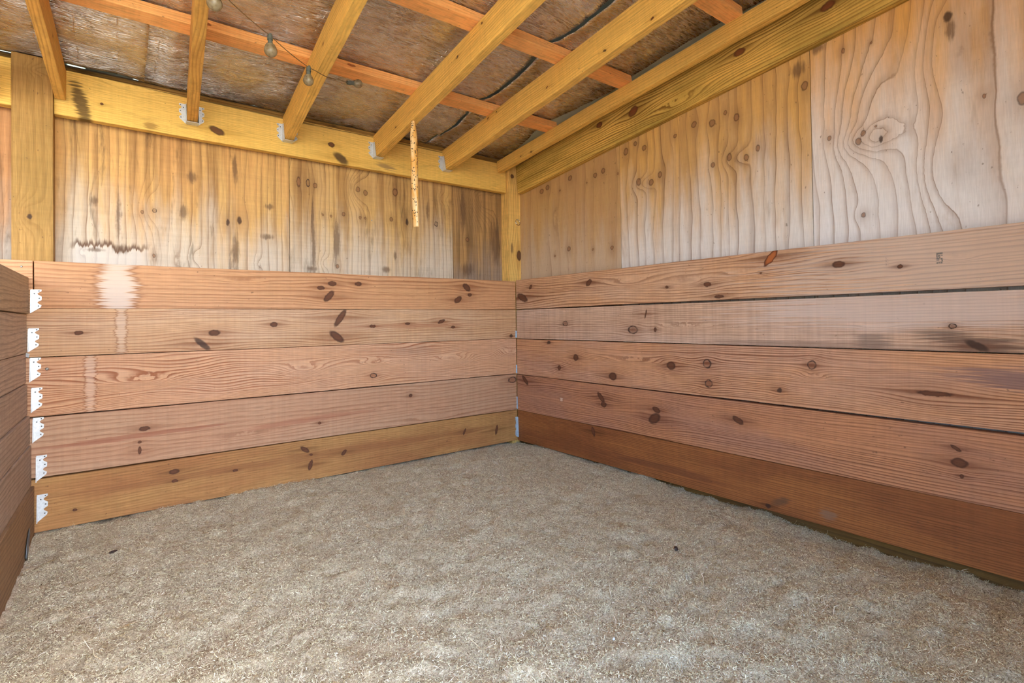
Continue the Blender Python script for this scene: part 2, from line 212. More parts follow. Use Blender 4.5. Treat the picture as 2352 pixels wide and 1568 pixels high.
def wood(name, light, dark, spacing=0.011, warp=0.02, knots=(), seed=0.0, line=0.8, tint=None, tint_amt=0.5,
         upright=False, ply=False, rough=0.72, saw=0.05, stains=(), cathedral=0.0, mould=0.0, weather_skylight=None,
         knot_col=(66, 42, 32), mould_col=(84, 66, 46), streak=None, tide=None):
    """timber: growth rings bent round the knots, fibre, mottling, knots, stains.
    pattern space: x along the grain, z across it (metres, object space)."""
    N = NT(name)
    tc = N.n('ShaderNodeTexCoord'); P0 = tc.outputs['Object']
    P = P0
    if upright:
        sp = N.n('ShaderNodeSeparateXYZ'); N.set(sp.inputs[0], P0)
        cb = N.n('ShaderNodeCombineXYZ')
        N.set(cb.inputs[0], sp.outputs[2]); N.set(cb.inputs[1], sp.outputs[1]); N.set(cb.inputs[2], sp.outputs[0])
        P = cb.outputs[0]
    S = N.vmath('ADD', P, (seed*3.7, seed*1.9, seed*5.3))
    # large, slow wander of the grain across the board
    n1 = N.noise(N.vmath('MULTIPLY', S, (1.1, 1.0, 3.2) if not ply else (1.6, 1.0, 5.0)), 1.0, 2.0 if not ply else 3.0, 0.5)
    n2 = N.noise(N.vmath('MULTIPLY', S, (5.0, 6.0, 22.0)), 1.0, 2.0)
    sepP = N.n('ShaderNodeSeparateXYZ'); N.set(sepP.inputs[0], P)
    F = sepP.outputs[2]
    F = N.math('MULTIPLY_ADD', sepP.outputs[1], 0.9, F)
    F = N.math('MULTIPLY_ADD', N.math('SUBTRACT', n1, 0.5), warp*4, F)
    F = N.math('MULTIPLY_ADD', N.math('SUBTRACT', n2, 0.5), warp*0.35, F)
    if cathedral:
        n3 = N.noise(N.vmath('MULTIPLY', S, (2.2, 1.0, 9.0)), 1.0, 1.0)
        F = N.math('MULTIPLY_ADD', N.math('SUBTRACT', n3, 0.5), cathedral, F)
    fine = N.noise(N.vmath('MULTIPLY', S, (14, 60, 420) if not ply else (20, 60, 300)), 1.0, 2.0, 0.6)
    # warped space for knot outlines
    wob = N.noise(S, 55.0, 2.0)
    wv = N.vmath('MULTIPLY', N.vmath('SUBTRACT', wob_vec(N, S), (0.5, 0.5, 0.5)), (0.009, 0.0, 0.009))
    PK = N.vmath('ADD', P, wv)
    core = None; ring = None; dk = None; halo = None; smudge = None; orange = None; tail = None
    for (u, v, a, b, ang, t) in knots:
        if t == 'c':
            q = N.local(PK, (u, v), (a*1.0, b*1.0), ang)
            g = N.math('EXPONENT', N.math('MULTIPLY', N.vmath('DOT_PRODUCT', q, q), -0.8))
            F = N.math('MULTIPLY_ADD', g, b*1.6 if not ply else b*1.4, F)
            continue
        q = N.local(PK, (u, v), (a, b), ang)
        r2 = N.vmath('DOT_PRODUCT', q, q)
        if t == 's':
            g = N.math('EXPONENT', N.math('MULTIPLY', r2, -0.9))
            smudge = g if smudge is None else N.math('MAXIMUM', smudge, g)
            continue
        if t == 'r': ring = r2 if ring is None else N.math('MINIMUM', ring, r2)
        elif t == 'd': dk = r2 if dk is None else N.math('MINIMUM', dk, r2)
        elif t == 'o': orange = r2
        else: core = r2 if core is None else N.math('MINIMUM', core, r2)
        if max(a, b) > 0.0045:
            k = 4.2 if not upright else 3.0
            if upright: hr = (max(a, b)*3.4, max(a, b)*2.2)
            else: hr = (max(a, b)*3.2, max(b, a*0.5)*2.2)
            qh = N.local(P, (u, v), hr, 0.0)
            g = N.math('EXPONENT', N.math('MULTIPLY', N.vmath('DOT_PRODUCT', qh, qh), -1.0))
            sx = N.n('ShaderNodeSeparateXYZ'); N.set(sx.inputs[0], qh)
            F = N.math('MULTIPLY_ADD', N.math('MULTIPLY', sx.outputs[2], g), -hr[1]*0.75, F)
            halo = g if halo is None else N.math('MAXIMUM', halo, g)
            if not ply:
                qt = N.local(PK, (u, v), (max(a, b)*(3.4 if t != 'r' else 2.0), max(min(a, b)*0.75, 0.003)), 0.0)
                gt = N.math('EXPONENT', N.math('MULTIPLY', N.vmath('DOT_PRODUCT', qt, qt), -1.2))
                tail = gt if tail is None else N.math('MAXIMUM', tail, gt)
    # rings of uneven width
    cbF = N.n('ShaderNodeCombineXYZ'); N.set(cbF.inputs[0], N.math('MULTIPLY', F, 0.35/spacing)); cbF.inputs[1].default_value = seed*7.1
    uneven = N.noise(cbF.outputs[0], 1.0, 1.0)
    T = N.math('MULTIPLY_ADD', F, 1.0/spacing, N.math('MULTIPLY', uneven, 2.4))
    fr = N.math('FRACT', T)
    if ply:
        l1 = N.math('MULTIPLY', N.sstep(fr, 0.45, 0.93), N.sstep(fr, 0.93, 1.0, 1.0, 0.0))
        l2 = N.math('MULTIPLY', N.sstep(fr, 0.885, 0.925), N.sstep(fr, 0.93, 0.975, 1.0, 0.0))
        rm = N.math('MULTIPLY_ADD', l2, 0.42, N.math('MULTIPLY', N.math('POWER', l1, 1.5), 0.45), clamp=True)
    else:
        rm = N.math('MULTIPLY', N.sstep(fr, 0.25, 0.86), N.sstep(fr, 0.90, 1.0, 1.0, 0.0))
        rm = N.math('POWER', rm, 1.6)
    amp = N.sstep(N.noise(N.vmath('MULTIPLY', S, (1.5, 1, 9)), 1.0, 2.0), 0.3, 0.7, 0.45, 1.0)
    rm = N.math('MULTIPLY', N.math('MULTIPLY', rm, amp), line)
    lightc = light
    if tint is not None:
        m1 = N.sstep(N.noise(N.vmath('MULTIPLY', S, (1.6, 1, 7)), 1.0, 4.0, 0.6), 0.35, 0.68, 0.0, tint_amt)
        lightc = N.mix(m1, light, tint)
    if streak is not None:
        sc_, sa_ = streak
        sk = N.noise(N.vmath('MULTIPLY', S, (0.9, 1, 26)), 1.0, 5.0, 0.62, 0.2)
        lightc = N.mix(N.sstep(sk, 0.40, 0.66, 0.0, sa_), lightc, sc_)
    if weather_skylight is not None:
        # part streaky weathering, part painted light, cool below, warm above: (height0, height1, colour, amount)
        h0, h1, wc, wa = weather_skylight
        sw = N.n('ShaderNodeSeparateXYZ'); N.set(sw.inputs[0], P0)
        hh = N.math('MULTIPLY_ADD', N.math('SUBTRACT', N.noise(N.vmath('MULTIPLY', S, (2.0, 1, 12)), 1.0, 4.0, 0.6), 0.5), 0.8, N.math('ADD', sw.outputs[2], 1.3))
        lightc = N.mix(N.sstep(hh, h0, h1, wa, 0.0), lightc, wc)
    col = N.mix(rm, lightc, dark)
    f1 = N.sstep(fine, 0.22, 0.78, 0.80, 1.14) if not ply else N.sstep(fine, 0.2, 0.8, 0.92, 1.06)
    fc = N.n('ShaderNodeCombineColor')
    for i in range(3): N.set(fc.inputs[i], f1)
    col = N.mix(1.0, col, fc.outputs[0], 'MULTIPLY')
    if saw:
        sn = N.sstep(N.noise(N.vmath('MULTIPLY', S, (60, 4, 2.0)), 1.0, 3.0, 0.7), 0.25, 0.75, 1.0-saw, 1.0+saw)
        sc = N.n('ShaderNodeCombineColor')
        for i in range(3): N.set(sc.inputs[i], sn)
        col = N.mix(1.0, col, sc.outputs[0], 'MULTIPLY')
    # dirt specks
    sp2 = N.sstep(N.noise(N.vmath('MULTIPLY', S, (55, 55, 90)), 1.0, 2.0), 0.70, 0.78, 0.0, 0.55)
    col = N.mix(sp2, col, srgb(92, 66, 50))
    if mould:
        mm = N.noise(N.vmath('MULTIPLY', S, (2.6, 1, 15)), 1.0, 5.0, 0.68, 0.3)
        col = N.mix(N.sstep(mm, 0.54, 0.74, 0.0, mould), col, srgb(*mould_col))
    for (u, v, a, b, ang, sc, st) in stains:
        jag = N.noise(N.vmath('MULTIPLY', S, (4, 1, 170)), 1.0, 3.0, 0.7)
        q = N.local(P, (u, v), (a, b), ang)
        r = N.math('MULTIPLY_ADD', N.math('SUBTRACT', jag, 0.5), 2.6, N.vmath('LENGTH', q))
        col = N.mix(N.sstep(r, 0.55, 1.15, st, 0.0), col, sc)
        if sc[0] > 0.4 and a < 0.3:      # pale water mark gets a brown tide line
            col = N.mix(N.math('MULTIPLY', N.sstep(r, 0.85, 1.05, 0.0, 1.0), N.sstep(r, 1.05, 1.3, 0.55, 0.0)), col, srgb(120, 70, 42))
    if tide is not None:
        u0_, u1_, zt_ = tide
        jn = N.n('ShaderNodeCombineXYZ'); N.set(jn.inputs[0], N.math('MULTIPLY', sepP.outputs[2], 75.0)); N.set(jn.inputs[1], N.math('MULTIPLY', sepP.outputs[0], 4.0))
        jv = N.noise(jn.outputs[0], 1.0, 4.0, 0.75)
        lo_ = N.noise(N.vmath('MULTIPLY', S, (0.5, 1, 7)), 1.0, 1.0)
        d_ = N.math('SUBTRACT', N.math('SUBTRACT', sepP.outputs[0], zt_), N.math('MULTIPLY_ADD', N.math('SUBTRACT', jv, 0.5), 0.085, N.math('MULTIPLY', N.math('SUBTRACT', lo_, 0.5), 0.14)))
        win = N.math('MULTIPLY', N.sstep(sepP.outputs[2], u0_-0.02, u0_+0.02), N.sstep(sepP.outputs[2], u1_-0.03, u1_+0.03, 1.0, 0.0))
        col = N.mix(N.math('MULTIPLY', win, N.sstep(d_, -0.012, 0.0, 0.6, 0.0)), col, srgb(204, 198, 192))
        band = N.math('MULTIPLY', N.sstep(d_, -0.008, 0.0), N.sstep(d_, 0.004, 0.026, 1.0, 0.0))
        col = N.mix(N.math('MULTIPLY', N.math('MULTIPLY', win, band), 0.85), col, srgb(92, 60, 42))
    if smudge is not None:
        sj = N.noise(N.vmath('MULTIPLY', S, (7, 1, 75)), 1.0, 4.0, 0.75)
        sn2 = N.sstep(N.math('MULTIPLY_ADD', N.math('SUBTRACT', sj, 0.5), 1.5, smudge), 0.30, 0.95, 0.0, 0.72)
        col = N.mix(sn2, col, srgb(98, 74, 56))
    if halo is not None:
        col = N.mix(N.math('MULTIPLY', halo, 0.30), col, dark)
    if tail is not None:
        col = N.mix(N.math('MULTIPLY', tail, 0.5), col, tuple(c*0.72 for c in dark[:3])+(1,))
    kc = srgb(*knot_col)
    if core is not None:
        inner = N.mix(N.sstep(core, 0.1, 0.95), srgb(min(255, knot_col[0]+38), knot_col[1]+22, knot_col[2]+12), kc)
        inner = N.mix(N.sstep(fine, 0.3, 0.7, 0, 0.35), inner, srgb(50, 28, 24))
        if ply: inner = N.mix(N.sstep(core, 0.25, 0.7, 0.55, 0.0), inner, srgb(168, 122, 84))
        col = N.mix(N.sstep(core, 0.6, 1.3, 0.92 if not ply else 0.72, 0.0), col, inner)
    if orange is not None:
        inner = N.mix(N.sstep(orange, 0.2, 1.0), srgb(170, 98, 52), srgb(78, 42, 30))
        col = N.mix(N.sstep(orange, 0.85, 1.3, 1.0, 0.0), col, inner)
    if dk is not None:
        col = N.mix(N.sstep(dk, 0.4, 1.5, 0.85, 0.0), col, srgb(58, 42, 36))
    if ring is not None:
        rr = N.math('MULTIPLY', N.sstep(ring, 0.45, 0.9), N.sstep(ring, 1.1, 1.7, 1.0, 0.0))
        rr = N.math('MULTIPLY', rr, N.sstep(wob, 0.3, 0.6, 0.5, 1.0))
        col = N.mix(rr, col, srgb(70, 50, 42))
        col = N.mix(N.sstep(ring, 0.3, 0.9, 0.35, 0.0), col, dark)
    N.set(N.b.inputs['Base Color'], col)
    N.b.inputs['Roughness'].default_value = rough
    N.b.inputs['Specular IOR Level'].default_value = 0.25
    h = N.math('MULTIPLY_ADD', rm, 0.5, N.math('MULTIPLY', fine, 0.5))
    if core is not None: h = N.math('ADD', h, N.sstep(core, 0.8, 1.2, -0.6, 0.0))
    N.bump(h, 0.35, 0.0015)
    return N.mat

def wob_vec(N, S):
    m = N.n('ShaderNodeTexNoise'); N.set(m.inputs['Vector'], S); m.inputs['Scale'].default_value = 60.0
    m.inputs['Detail'].default_value = 2.0
    return m.outputs[1]

def plain(name, col, rough=0.5, metal=0.0, bump=None, var=0.0, vscale=30.0, spec=0.5):
    N = NT(name)
    tc = N.n('ShaderNodeTexCoord')
    n = N.noise(tc.outputs['Object'], vscale, 4.0, 0.6)
    dark = (col[0]*(1-var), col[1]*(1-var), col[2]*(1-var), 1)
    N.set(N.b.inputs['Base Color'], N.mix(N.sstep(n, 0.3, 0.7), dark, col))
    N.b.inputs['Roughness'].default_value = rough; N.b.inputs['Metallic'].default_value = metal
    N.b.inputs['Specular IOR Level'].default_value = spec
    if bump: N.bump(n, bump[0], bump[1])
    return N.mat

def shift(kn, du, dv, flip=1, off=0.0):
    return [(k[0]-du, k[1]-dv)+tuple(k[2:]) for k in kn]

def randknots(n, x0, x1, z0, z1, seed, r=(0.005, 0.011), up=False):
    R = random.Random(seed); out = []
    for i in range(n):
        a = R.uniform(*r); out.append((R.uniform(x0, x1), R.uniform(z0, z1), a*R.uniform(1, 1.6), a*R.uniform(0.6, 0.9), R.uniform(-0.4, 0.4), R.choice('kkdr')))
    return out

# colours read off the place
PL_L = srgb(200, 150, 108); PL_D = srgb(140, 84, 52); PL_T = srgb(204, 152, 114)
PR_L = srgb(206, 160, 122); PR_D = srgb(118, 70, 44); PR_T = srgb(206, 178, 156)
LOW_L = srgb(180, 136, 84); LOW_D = srgb(126, 86, 50)
YEL_L = srgb(240, 200, 108); YEL_D = srgb(206, 158, 70)

# ---------------------------------------------------------------- kickboards on the back wall
TH = 0.038
XC = -2.321
back_rows = [
    # key, z bottom (left, right), z top (left,right), light, dark, tint, opts, label
    ('B1', (0.8825, 0.8825), (1.0655, 1.0655), PL_L, PL_D, PL_T, dict(spacing=0.017, warp=0.012, seed=1, line=0.7, saw=0.03,
        stains=[(-2.068, 0.962, 0.062, 0.16, 0, srgb(214, 196, 180), 0.75)]),
     'topmost board of the back wall, orange pine with a pale water mark and three dark knots'),
    ('B2', (0.6975, 0.6975), (0.881, 0.881), srgb(202, 160, 120), PL_D, srgb(204, 172, 144), dict(spacing=0.012, warp=0.012, seed=2, line=0.75, saw=0.05,
        stains=[(-2.055, 0.81, 0.018, 0.13, 0, srgb(218, 200, 184), 0.28), (-0.75, 0.79, 0.45, 0.013, 0, srgb(168, 110, 78), 0.5)]),
     'second board down on the back wall, pale pine with a slanting pair of long dark knots'),
    ('B3', (0.4705, 0.4690), (0.6945, 0.6955), srgb(208, 160, 122), srgb(154, 94, 62), srgb(208, 168, 140), dict(spacing=0.010, warp=0.016, seed=3.3, line=1.0, cathedral=0.09,
        stains=[(-2.155, 0.60, 0.018, 0.20, 0, srgb(220, 200, 184), 0.28), (-0.72, 0.65, 0.16, 0.03, 0, srgb(150, 118, 98), 0.35)]),
     'middle board of the back wall with wavy loops of grain and one small ringed knot'),
    ('B4', (0.2385, 0.2370), (0.4650, 0.4650), srgb(188, 150, 120), srgb(140, 90, 62), srgb(186, 136, 104), dict(spacing=0.020, warp=0.016, seed=4, line=0.7, cathedral=0.03,
        stains=[(-2.0, 0.352, 0.33, 0.012, 0.02, srgb(150, 88, 66), 0.6), (-1.3, 0.335, 0.34, 0.014, 0.03, srgb(158, 96, 72), 0.5)]),
     'pinkish second board up from the bedding on the back wall, one split knot near its left end'),
    ('B5', (0.030, 0.040), (0.2315, 0.2340), LOW_L, LOW_D, srgb(160, 104, 66), dict(spacing=0.011, warp=0.014, seed=5.2, line=0.6, tint_amt=0.7,
        stains=[(-1.2, 0.150, 1.2, 0.022, 0, srgb(140, 92, 58), 0.55)]),
     'brown bottom board of the back wall resting along the bedding'),
]
for key, zb, zt, li, da, ti, op, lab in back_rows:
    x0 = -2.321 if key == 'B1' else -2.42
    cx = (x0+0.0)/2; cz = (zb[0]+zt[0])/2
    kn = shift(KN[key], cx, cz)
    op = dict(op)
    if 'stains' in op: op['stains'] = [(s[0]-cx, s[1]-cz)+s[2:] for s in op['stains']]
    m = wood('pine_back_'+key, li, da, knots=kn, tint=ti, **op)
    bm = board_mesh(x0-cx, -0.002-cx, 0.0, TH, (zb[0]-cz, zb[1]-cz), (zt[0]-cz, zt[1]-cz), wob=0.0008, seed=ord(key[1]))
    o = link_obj('wall_plank', bm_done(bm), m); o.location = (cx, 0, cz)
    tag(o, lab, 'plank', 'boards of the back wall')
# short piece beside the butt joint, running on behind the partition
m = wood('pine_back_stub', srgb(214, 166, 124), PL_D, knots=[(0.0, 0.05, 0.02, 0.006, 0, 'c')], tint=PL_T, spacing=0.012, seed=9)
bm = board_mesh(-1.3, 1.3, 0, TH, (-0.0915, -0.0915), (0.0915, 0.0915), wob=0.0005, seed=3)
o = link_obj('wall_plank', bm_done(bm), m); o.location = (-3.625, 0, 0.974)
tag(o, 'pale board end at the far left, past the butt joint of the back wall boards', 'plank', 'boards of the back wall')

bolt_m = plain('galvanised_head', srgb(168, 168, 162), 0.4, 0.7, var=0.35, vscale=200)
def screw_head(loc, axis, r, name='screw', parent=None):
    bm = bmesh.new(); a = Vector(axis)
    add_cyl(bm, (0, 0, 0), a*r*0.55, r, r*0.8, 10)
    add_cyl(bm, a*r*0.55, a*r*0.75, r*0.8, r*0.35, 10)
    o = link_obj(name, bm_done(bm, smooth=False), bolt_m, parent); o.location = loc
    return o
for o in list(COL.objects):
    if o.get('label', '').startswith('middle board of the back wall'):
        screw_head((-2.2846-o.location.x, 0.0005, 0.65-o.location.z), (0, -1, 0), 0.0062, 'bolt_head', o)
    if o.get('label', '').startswith('pale board end'):
        screw_head((-2.3567-o.location.x, 0.0005, 1.0407-o.location.z), (0, -1, 0), 0.004, 'screw_head', o)

# ---------------------------------------------------------------- kickboards on the right wall
# local X runs along the wall towards the viewer (world -Y), local Y into the wall (world +X)
RL = 3.06
right_rows = [
    ('R1', (0.8840, 0.8925), (1.0730, 1.0730), PR_L, PR_D, PR_T, dict(spacing=0.0125, warp=0.010, seed=11, line=0.95, cathedral=0.03,
        stains=[(2.35, 0.98, 0.75, 0.16, 0, srgb(202, 186, 174), 0.6)]),
     'topmost board of the right wall, looping grain and an orange slanting knot at its top edge'),
    ('R2', (0.6960, 0.6960), (0.8800, 0.8785), srgb(200, 166, 140), PR_D, srgb(206, 182, 168), dict(spacing=0.0095, warp=0.008, seed=12.4, line=0.7, saw=0.10,
        stains=[(2.2, 0.83, 0.7, 0.07, 0, srgb(206, 190, 182), 0.6), (2.006, 0.722, 0.06, 0.03, 0, srgb(104, 92, 88), 0.55), (2.27, 0.722, 0.16, 0.03, -0.2, srgb(96, 82, 74), 0.75), (1.8, 0.70, 0.5, 0.018, 0, srgb(128, 104, 92), 0.5)]),
     'second board down on the right wall, greyish with saw marks and a dark stain near the frame edge'),
    ('R3', (0.4650, 0.4680), (0.6915, 0.6930), srgb(206, 154, 114), srgb(118, 68, 44), srgb(192, 156, 138), dict(spacing=0.0085, warp=0.010, seed=13.1, line=0.9,
        stains=[(2.40, 0.615, 0.2, 0.035, -0.08, srgb(112, 92, 98), 0.7)]),
     'middle board of the right wall with two big round dark knots and three ringed ones'),
    ('R4', (0.2350, 0.2350), (0.4620, 0.4565), srgb(192, 136, 98), srgb(108, 62, 42), srgb(172, 128, 106), dict(spacing=0.0095, warp=0.010, seed=14.6, line=0.85, tint_amt=0.8,
        stains=[(0.42, 0.345, 0.016, 0.010, 0.0, srgb(214, 190, 172), 0.8)]),
     'reddish second board up from the bedding on the right wall, knots in slanting pairs'),
    ('R5', (0.0390, 0.0390), (0.2330, 0.2330), srgb(158, 102, 58), srgb(88, 50, 28), srgb(128, 78, 48), dict(spacing=0.0085, warp=0.008, seed=15.9, line=0.6, tint_amt=0.8,
        stains=[(1.85, 0.085, 0.03, 0.02, 0, srgb(132, 106, 88), 0.7), (1.1, 0.10, 0.35, 0.018, 0, srgb(104, 62, 44), 0.5)]),
     'dark brown bottom board of the right wall with a knot split near its lower edge'),
]
RZ = -PI/2
for key, zb, zt, li, da, ti, op, lab in right_rows:
    cu = RL/2; cz = (zb[0]+zt[0])/2
    kn = shift(KN[key], cu, cz)
    op = dict(op)
    if 'stains' in op: op['stains'] = [(s[0]-cu, s[1]-cz)+s[2:] for s in op['stains']]
    m = wood('pine_right_'+key, li, da, knots=kn, tint=ti, **op)
    bm = board_mesh(0.0-cu, RL-cu, 0.0, TH, (zb[0]-cz, zb[1]-cz), (zt[0]-cz, zt[1]-cz), wob=0.0008, seed=ord(key[1])+20)
    o = link_obj('wall_plank', bm_done(bm), m)
    o.location = (0.001, -cu-0.001, cz); o.rotation_euler = (0, 0, RZ)
    tag(o, lab, 'plank', 'boards of the right wall')
    if key == 'R1':
        # grade stamp inked on the board face
        ink = plain('stamp_ink', srgb(132, 124, 118), 0.8, var=0.3, vscale=400)
        bm = bmesh.new(); R = random.Random(5)
        def cell(u0, v0, u1, v1):
            vs_ = [bm.verts.new((a_, -0.0012, b_)) for a_, b_ in ((u0, v0), (u1, v0), (u1, v1), (u0, v1))]
            bm.faces.new(vs_)
        U0, V0 = 2.186-cu, 0.972-cz
        for a_, b_, c_, d_ in ((0, .029, .016, .0345), (0, .020, .003, .029), (.004, .022, .010, .027), (.0115, .024, .016, .027),
                               (0, .0145, .006, .019), (.007, .016, .010, .021), (0, .010, .0075, .0130), (.011, .012, .0155, .017),
                               (.0125, .006, .016, .0115), (0, .000, .004, .0045), (.005, .0008, .0085, .0048), (.010, .000, .015, .005)):
            cell(U0+a_, V0+b_, U0+c_, V0+d_)
        for i in range(7):
            cell(2.049-cu, 0.977-cz+i*0.0047, 2.0505-cu+0.0008*(i % 2), 0.979-cz+i*0.0047)
            if i % 2: cell(2.0545-cu, 0.975-cz+i*0.0047, 2.0562-cu, 0.977-cz+i*0.0047)
        s_ = link_obj('ink_stamp', bm_done(bm), ink, o); s_['label'] = 'faded grey grade stamp'

# sill board exposed under the bottom right board where the bedding dips
m = wood('sill_wood', srgb(112, 84, 40), srgb(70, 50, 28), spacing=0.02, warp=0.02, seed=21, tint=srgb(92, 62, 38), mould=0.6, knots=[])
bm = board_mesh(-RL/2, RL/2, 0, 0.036, (-0.12, -0.12), (0.12, 0.12), wob=0.001, seed=8)
o = link_obj('sill_board', bm_done(bm), m); o.location = (0.041, -RL/2+0.03, -0.01); o.rotation_euler = (0, 0, RZ)
tag(o, 'greenish brown sill board showing under the bottom board of the right wall', 'board')

# ---------------------------------------------------------------- partition boards at the left edge
# partition stands at 2.33 m left of the corner and leans a little off square
zs = [0.997, 0.860, 0.711, 0.598, 0.478, 0.366, 0.212, -0.02]
ztp = [1.0, 0.859, 0.7105, 0.597, 0.477, 0.365, 0.211]
xs = [-2.336, -2.342, -2.344, -2.340, -2.333, -2.329, -2.321]
pl_lab = ['topmost board of the left partition, smoky brown, standing proud of those below',
          'second board down on the left partition, beside the second metal hanger',
          'third board down on the left partition, flat grey brown',
          'fourth board of the left partition, counted down from its top',
          'fifth board of the left partition, counted down from its top',
          'sixth board of the left partition, just above the widest bottom one',
          'bottom board of the left partition, dark brown and dipping into the bedding']
pcol = [(190, 166, 140), (194, 172, 154), (190, 168, 152), (186, 164, 148), (180, 158, 142), (172, 150, 134), (152, 122, 92)]
PLEN = 2.7
pang = math.atan2(-1.0, -0.018)      # runs towards the viewer, a touch to the left
for i in range(7):
    zt_, zb_ = ztp[i], zs[i+1]
    cz = (zt_+zb_)/2
    m = wood('pine_left_%d' % i, srgb(*pcol[i]), srgb(*[int(c*0.68) for c in pcol[i]]), spacing=0.016, warp=0.02, seed=30+i*1.7,
             tint=srgb(*[int(c*0.9) for c in pcol[i]]), line=0.6, knots=[], saw=0.08)
    bm = board_mesh(0.0, PLEN, -TH, 0.0, (zb_+0.003-cz, zb_+0.003-cz), (zt_-cz, zt_-cz), wob=0.001, seed=60+i)
    o = link_obj('partition_plank', bm_done(bm), m)
    o.location = (xs[i], -0.006, cz); o.rotation_euler = (0, 0, pang)
    tag(o, pl_lab[i], 'plank', 'boards of the left partition')

# ---------------------------------------------------------------- plywood lining
def sheet(name, key, u0, u1, z0, z1l, z1r, origin, rotz, opts, parent, label):
    cu = (u0+u1)/2; cz = 1.3
    kn = []
    for k in KN.get(key, []):
        u, v, a, b, ang, t = k
        # pattern space is upright: x = height, z = along the wall
        kn.append((v-cz, u-cu, b, a, 0.0, t) if abs(ang) < 1e-6 else (v-cz, u-cu, a, b, PI/2-ang, t))
    m = wood('plywood_'+key, knots=kn, upright=True, ply=True, **opts)
    c = []
    for (y) in (0,):
        pass
    T = 0.012
    cs = [(u0-cu, 0, z0-cz), (u1-cu, 0, z0-cz), (u1-cu, T, z0-cz), (u0-cu, T, z0-cz),
          (u0-cu, 0, z1l-cz), (u1-cu, 0, z1r-cz), (u1-cu, T, z1r-cz), (u0-cu, T, z1l-cz)]
    o = link_obj(name, bm_done(hexa(cs, 0.0008)), m, parent)
    if rotz == 0: o.location = (cu, origin, cz)
    else: o.location = (origin, -cu, cz)
    o.rotation_euler = (0, 0, rotz)
    o['label'] = label
    return o

wall_back = struct(empty('wall_back', (-1.2, 0.125, 0)), 'plywood lining of the back wall above and behind the boards')
wall_right = struct(empty('wall_right', (0.08, -1.5, 0)), 'plywood lining of the right wall above and behind the boards')
def adopt(o, p):
    bpy.context.view_layer.update()
    o.parent = p; o.matrix_parent_inverse = Matrix.Translation(-Vector(p.location))
bp = [
    ('PB0', -5.0, -2.350, srgb(192, 142, 96), srgb(112, 74, 46), dict(seed=40, spacing=0.045, warp=0.015, line=0.8, mould=0.7, streak=(srgb(140, 96, 60), 0.7), weather_skylight=(1.02, 1.42, srgb(168, 160, 150), 0.9))),
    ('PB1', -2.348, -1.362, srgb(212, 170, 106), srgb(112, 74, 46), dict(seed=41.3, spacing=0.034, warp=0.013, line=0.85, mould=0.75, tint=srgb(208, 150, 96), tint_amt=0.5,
        weather_skylight=(1.02, 1.50, srgb(204, 192, 176), 0.9), streak=(srgb(150, 110, 66), 0.8), tide=(-2.215+1.855, -1.965+1.855, 1.135-1.3))),
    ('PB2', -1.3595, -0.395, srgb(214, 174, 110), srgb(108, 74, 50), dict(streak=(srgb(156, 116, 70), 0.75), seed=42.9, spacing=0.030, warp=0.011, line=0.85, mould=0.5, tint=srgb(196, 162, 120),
        weather_skylight=(1.02, 1.50, srgb(206, 194, 178), 0.9))),
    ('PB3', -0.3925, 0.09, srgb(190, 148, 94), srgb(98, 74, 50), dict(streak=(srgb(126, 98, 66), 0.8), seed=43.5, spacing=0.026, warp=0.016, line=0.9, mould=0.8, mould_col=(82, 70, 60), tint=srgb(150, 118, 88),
        weather_skylight=(1.0, 1.35, srgb(150, 136, 128), 0.7))),
]
bl = ['plywood behind the left post', 'streaked plywood sheet with a jagged dark tide line at its foot', 'plywood sheet with small knots in a level row', 'narrow greyed plywood strip in the corner']
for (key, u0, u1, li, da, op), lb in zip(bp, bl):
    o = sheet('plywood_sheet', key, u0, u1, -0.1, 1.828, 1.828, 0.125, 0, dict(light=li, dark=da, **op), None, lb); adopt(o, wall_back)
rp_ = [
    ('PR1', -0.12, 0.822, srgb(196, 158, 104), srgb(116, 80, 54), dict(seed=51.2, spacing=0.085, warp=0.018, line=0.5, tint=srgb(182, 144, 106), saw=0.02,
        streak=(srgb(176, 136, 96), 0.45), weather_skylight=(1.05, 1.55, srgb(196, 176, 154), 0.8))),
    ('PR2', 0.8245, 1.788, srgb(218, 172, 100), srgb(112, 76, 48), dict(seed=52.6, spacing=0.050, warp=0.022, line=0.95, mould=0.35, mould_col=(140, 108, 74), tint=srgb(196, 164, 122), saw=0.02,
        streak=(srgb(182, 142, 92), 0.6), weather_skylight=(1.02, 1.66, srgb(222, 220, 218), 0.97))),
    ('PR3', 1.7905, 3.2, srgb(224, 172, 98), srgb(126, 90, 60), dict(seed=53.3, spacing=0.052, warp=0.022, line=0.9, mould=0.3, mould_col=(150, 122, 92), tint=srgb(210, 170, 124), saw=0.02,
        streak=(srgb(196, 148, 92), 0.6), weather_skylight=(1.12, 2.0, srgb(226, 226, 228), 0.98))),
]
rl = ['plain tan plywood sheet next to the corner post', 'plywood sheet with paired ringed knots', 'pale plywood sheet with tall loops of grain']
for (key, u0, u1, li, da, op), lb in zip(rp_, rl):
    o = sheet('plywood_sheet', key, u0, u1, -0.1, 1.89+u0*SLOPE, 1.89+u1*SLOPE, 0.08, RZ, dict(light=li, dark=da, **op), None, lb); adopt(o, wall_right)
blocker_m = wood('gap_blocker_wood', srgb(196, 150, 100), srgb(140, 96, 60), spacing=0.012, seed=95)  # unseen strips added to keep light out of the board gaps
def gap_block(x0, x1, y0, y1, p):
    cs = [(x0, y0, 1.045), (x1, y0, 1.045), (x1, y1, 1.045), (x0, y1, 1.045), (x0, y0, 1.062), (x1, y0, 1.062), (x1, y1, 1.062), (x0, y1, 1.062)]
    o = link_obj('gap_blocker', bm_done(hexa(cs, 0.001)), blocker_m); adopt(o, p)
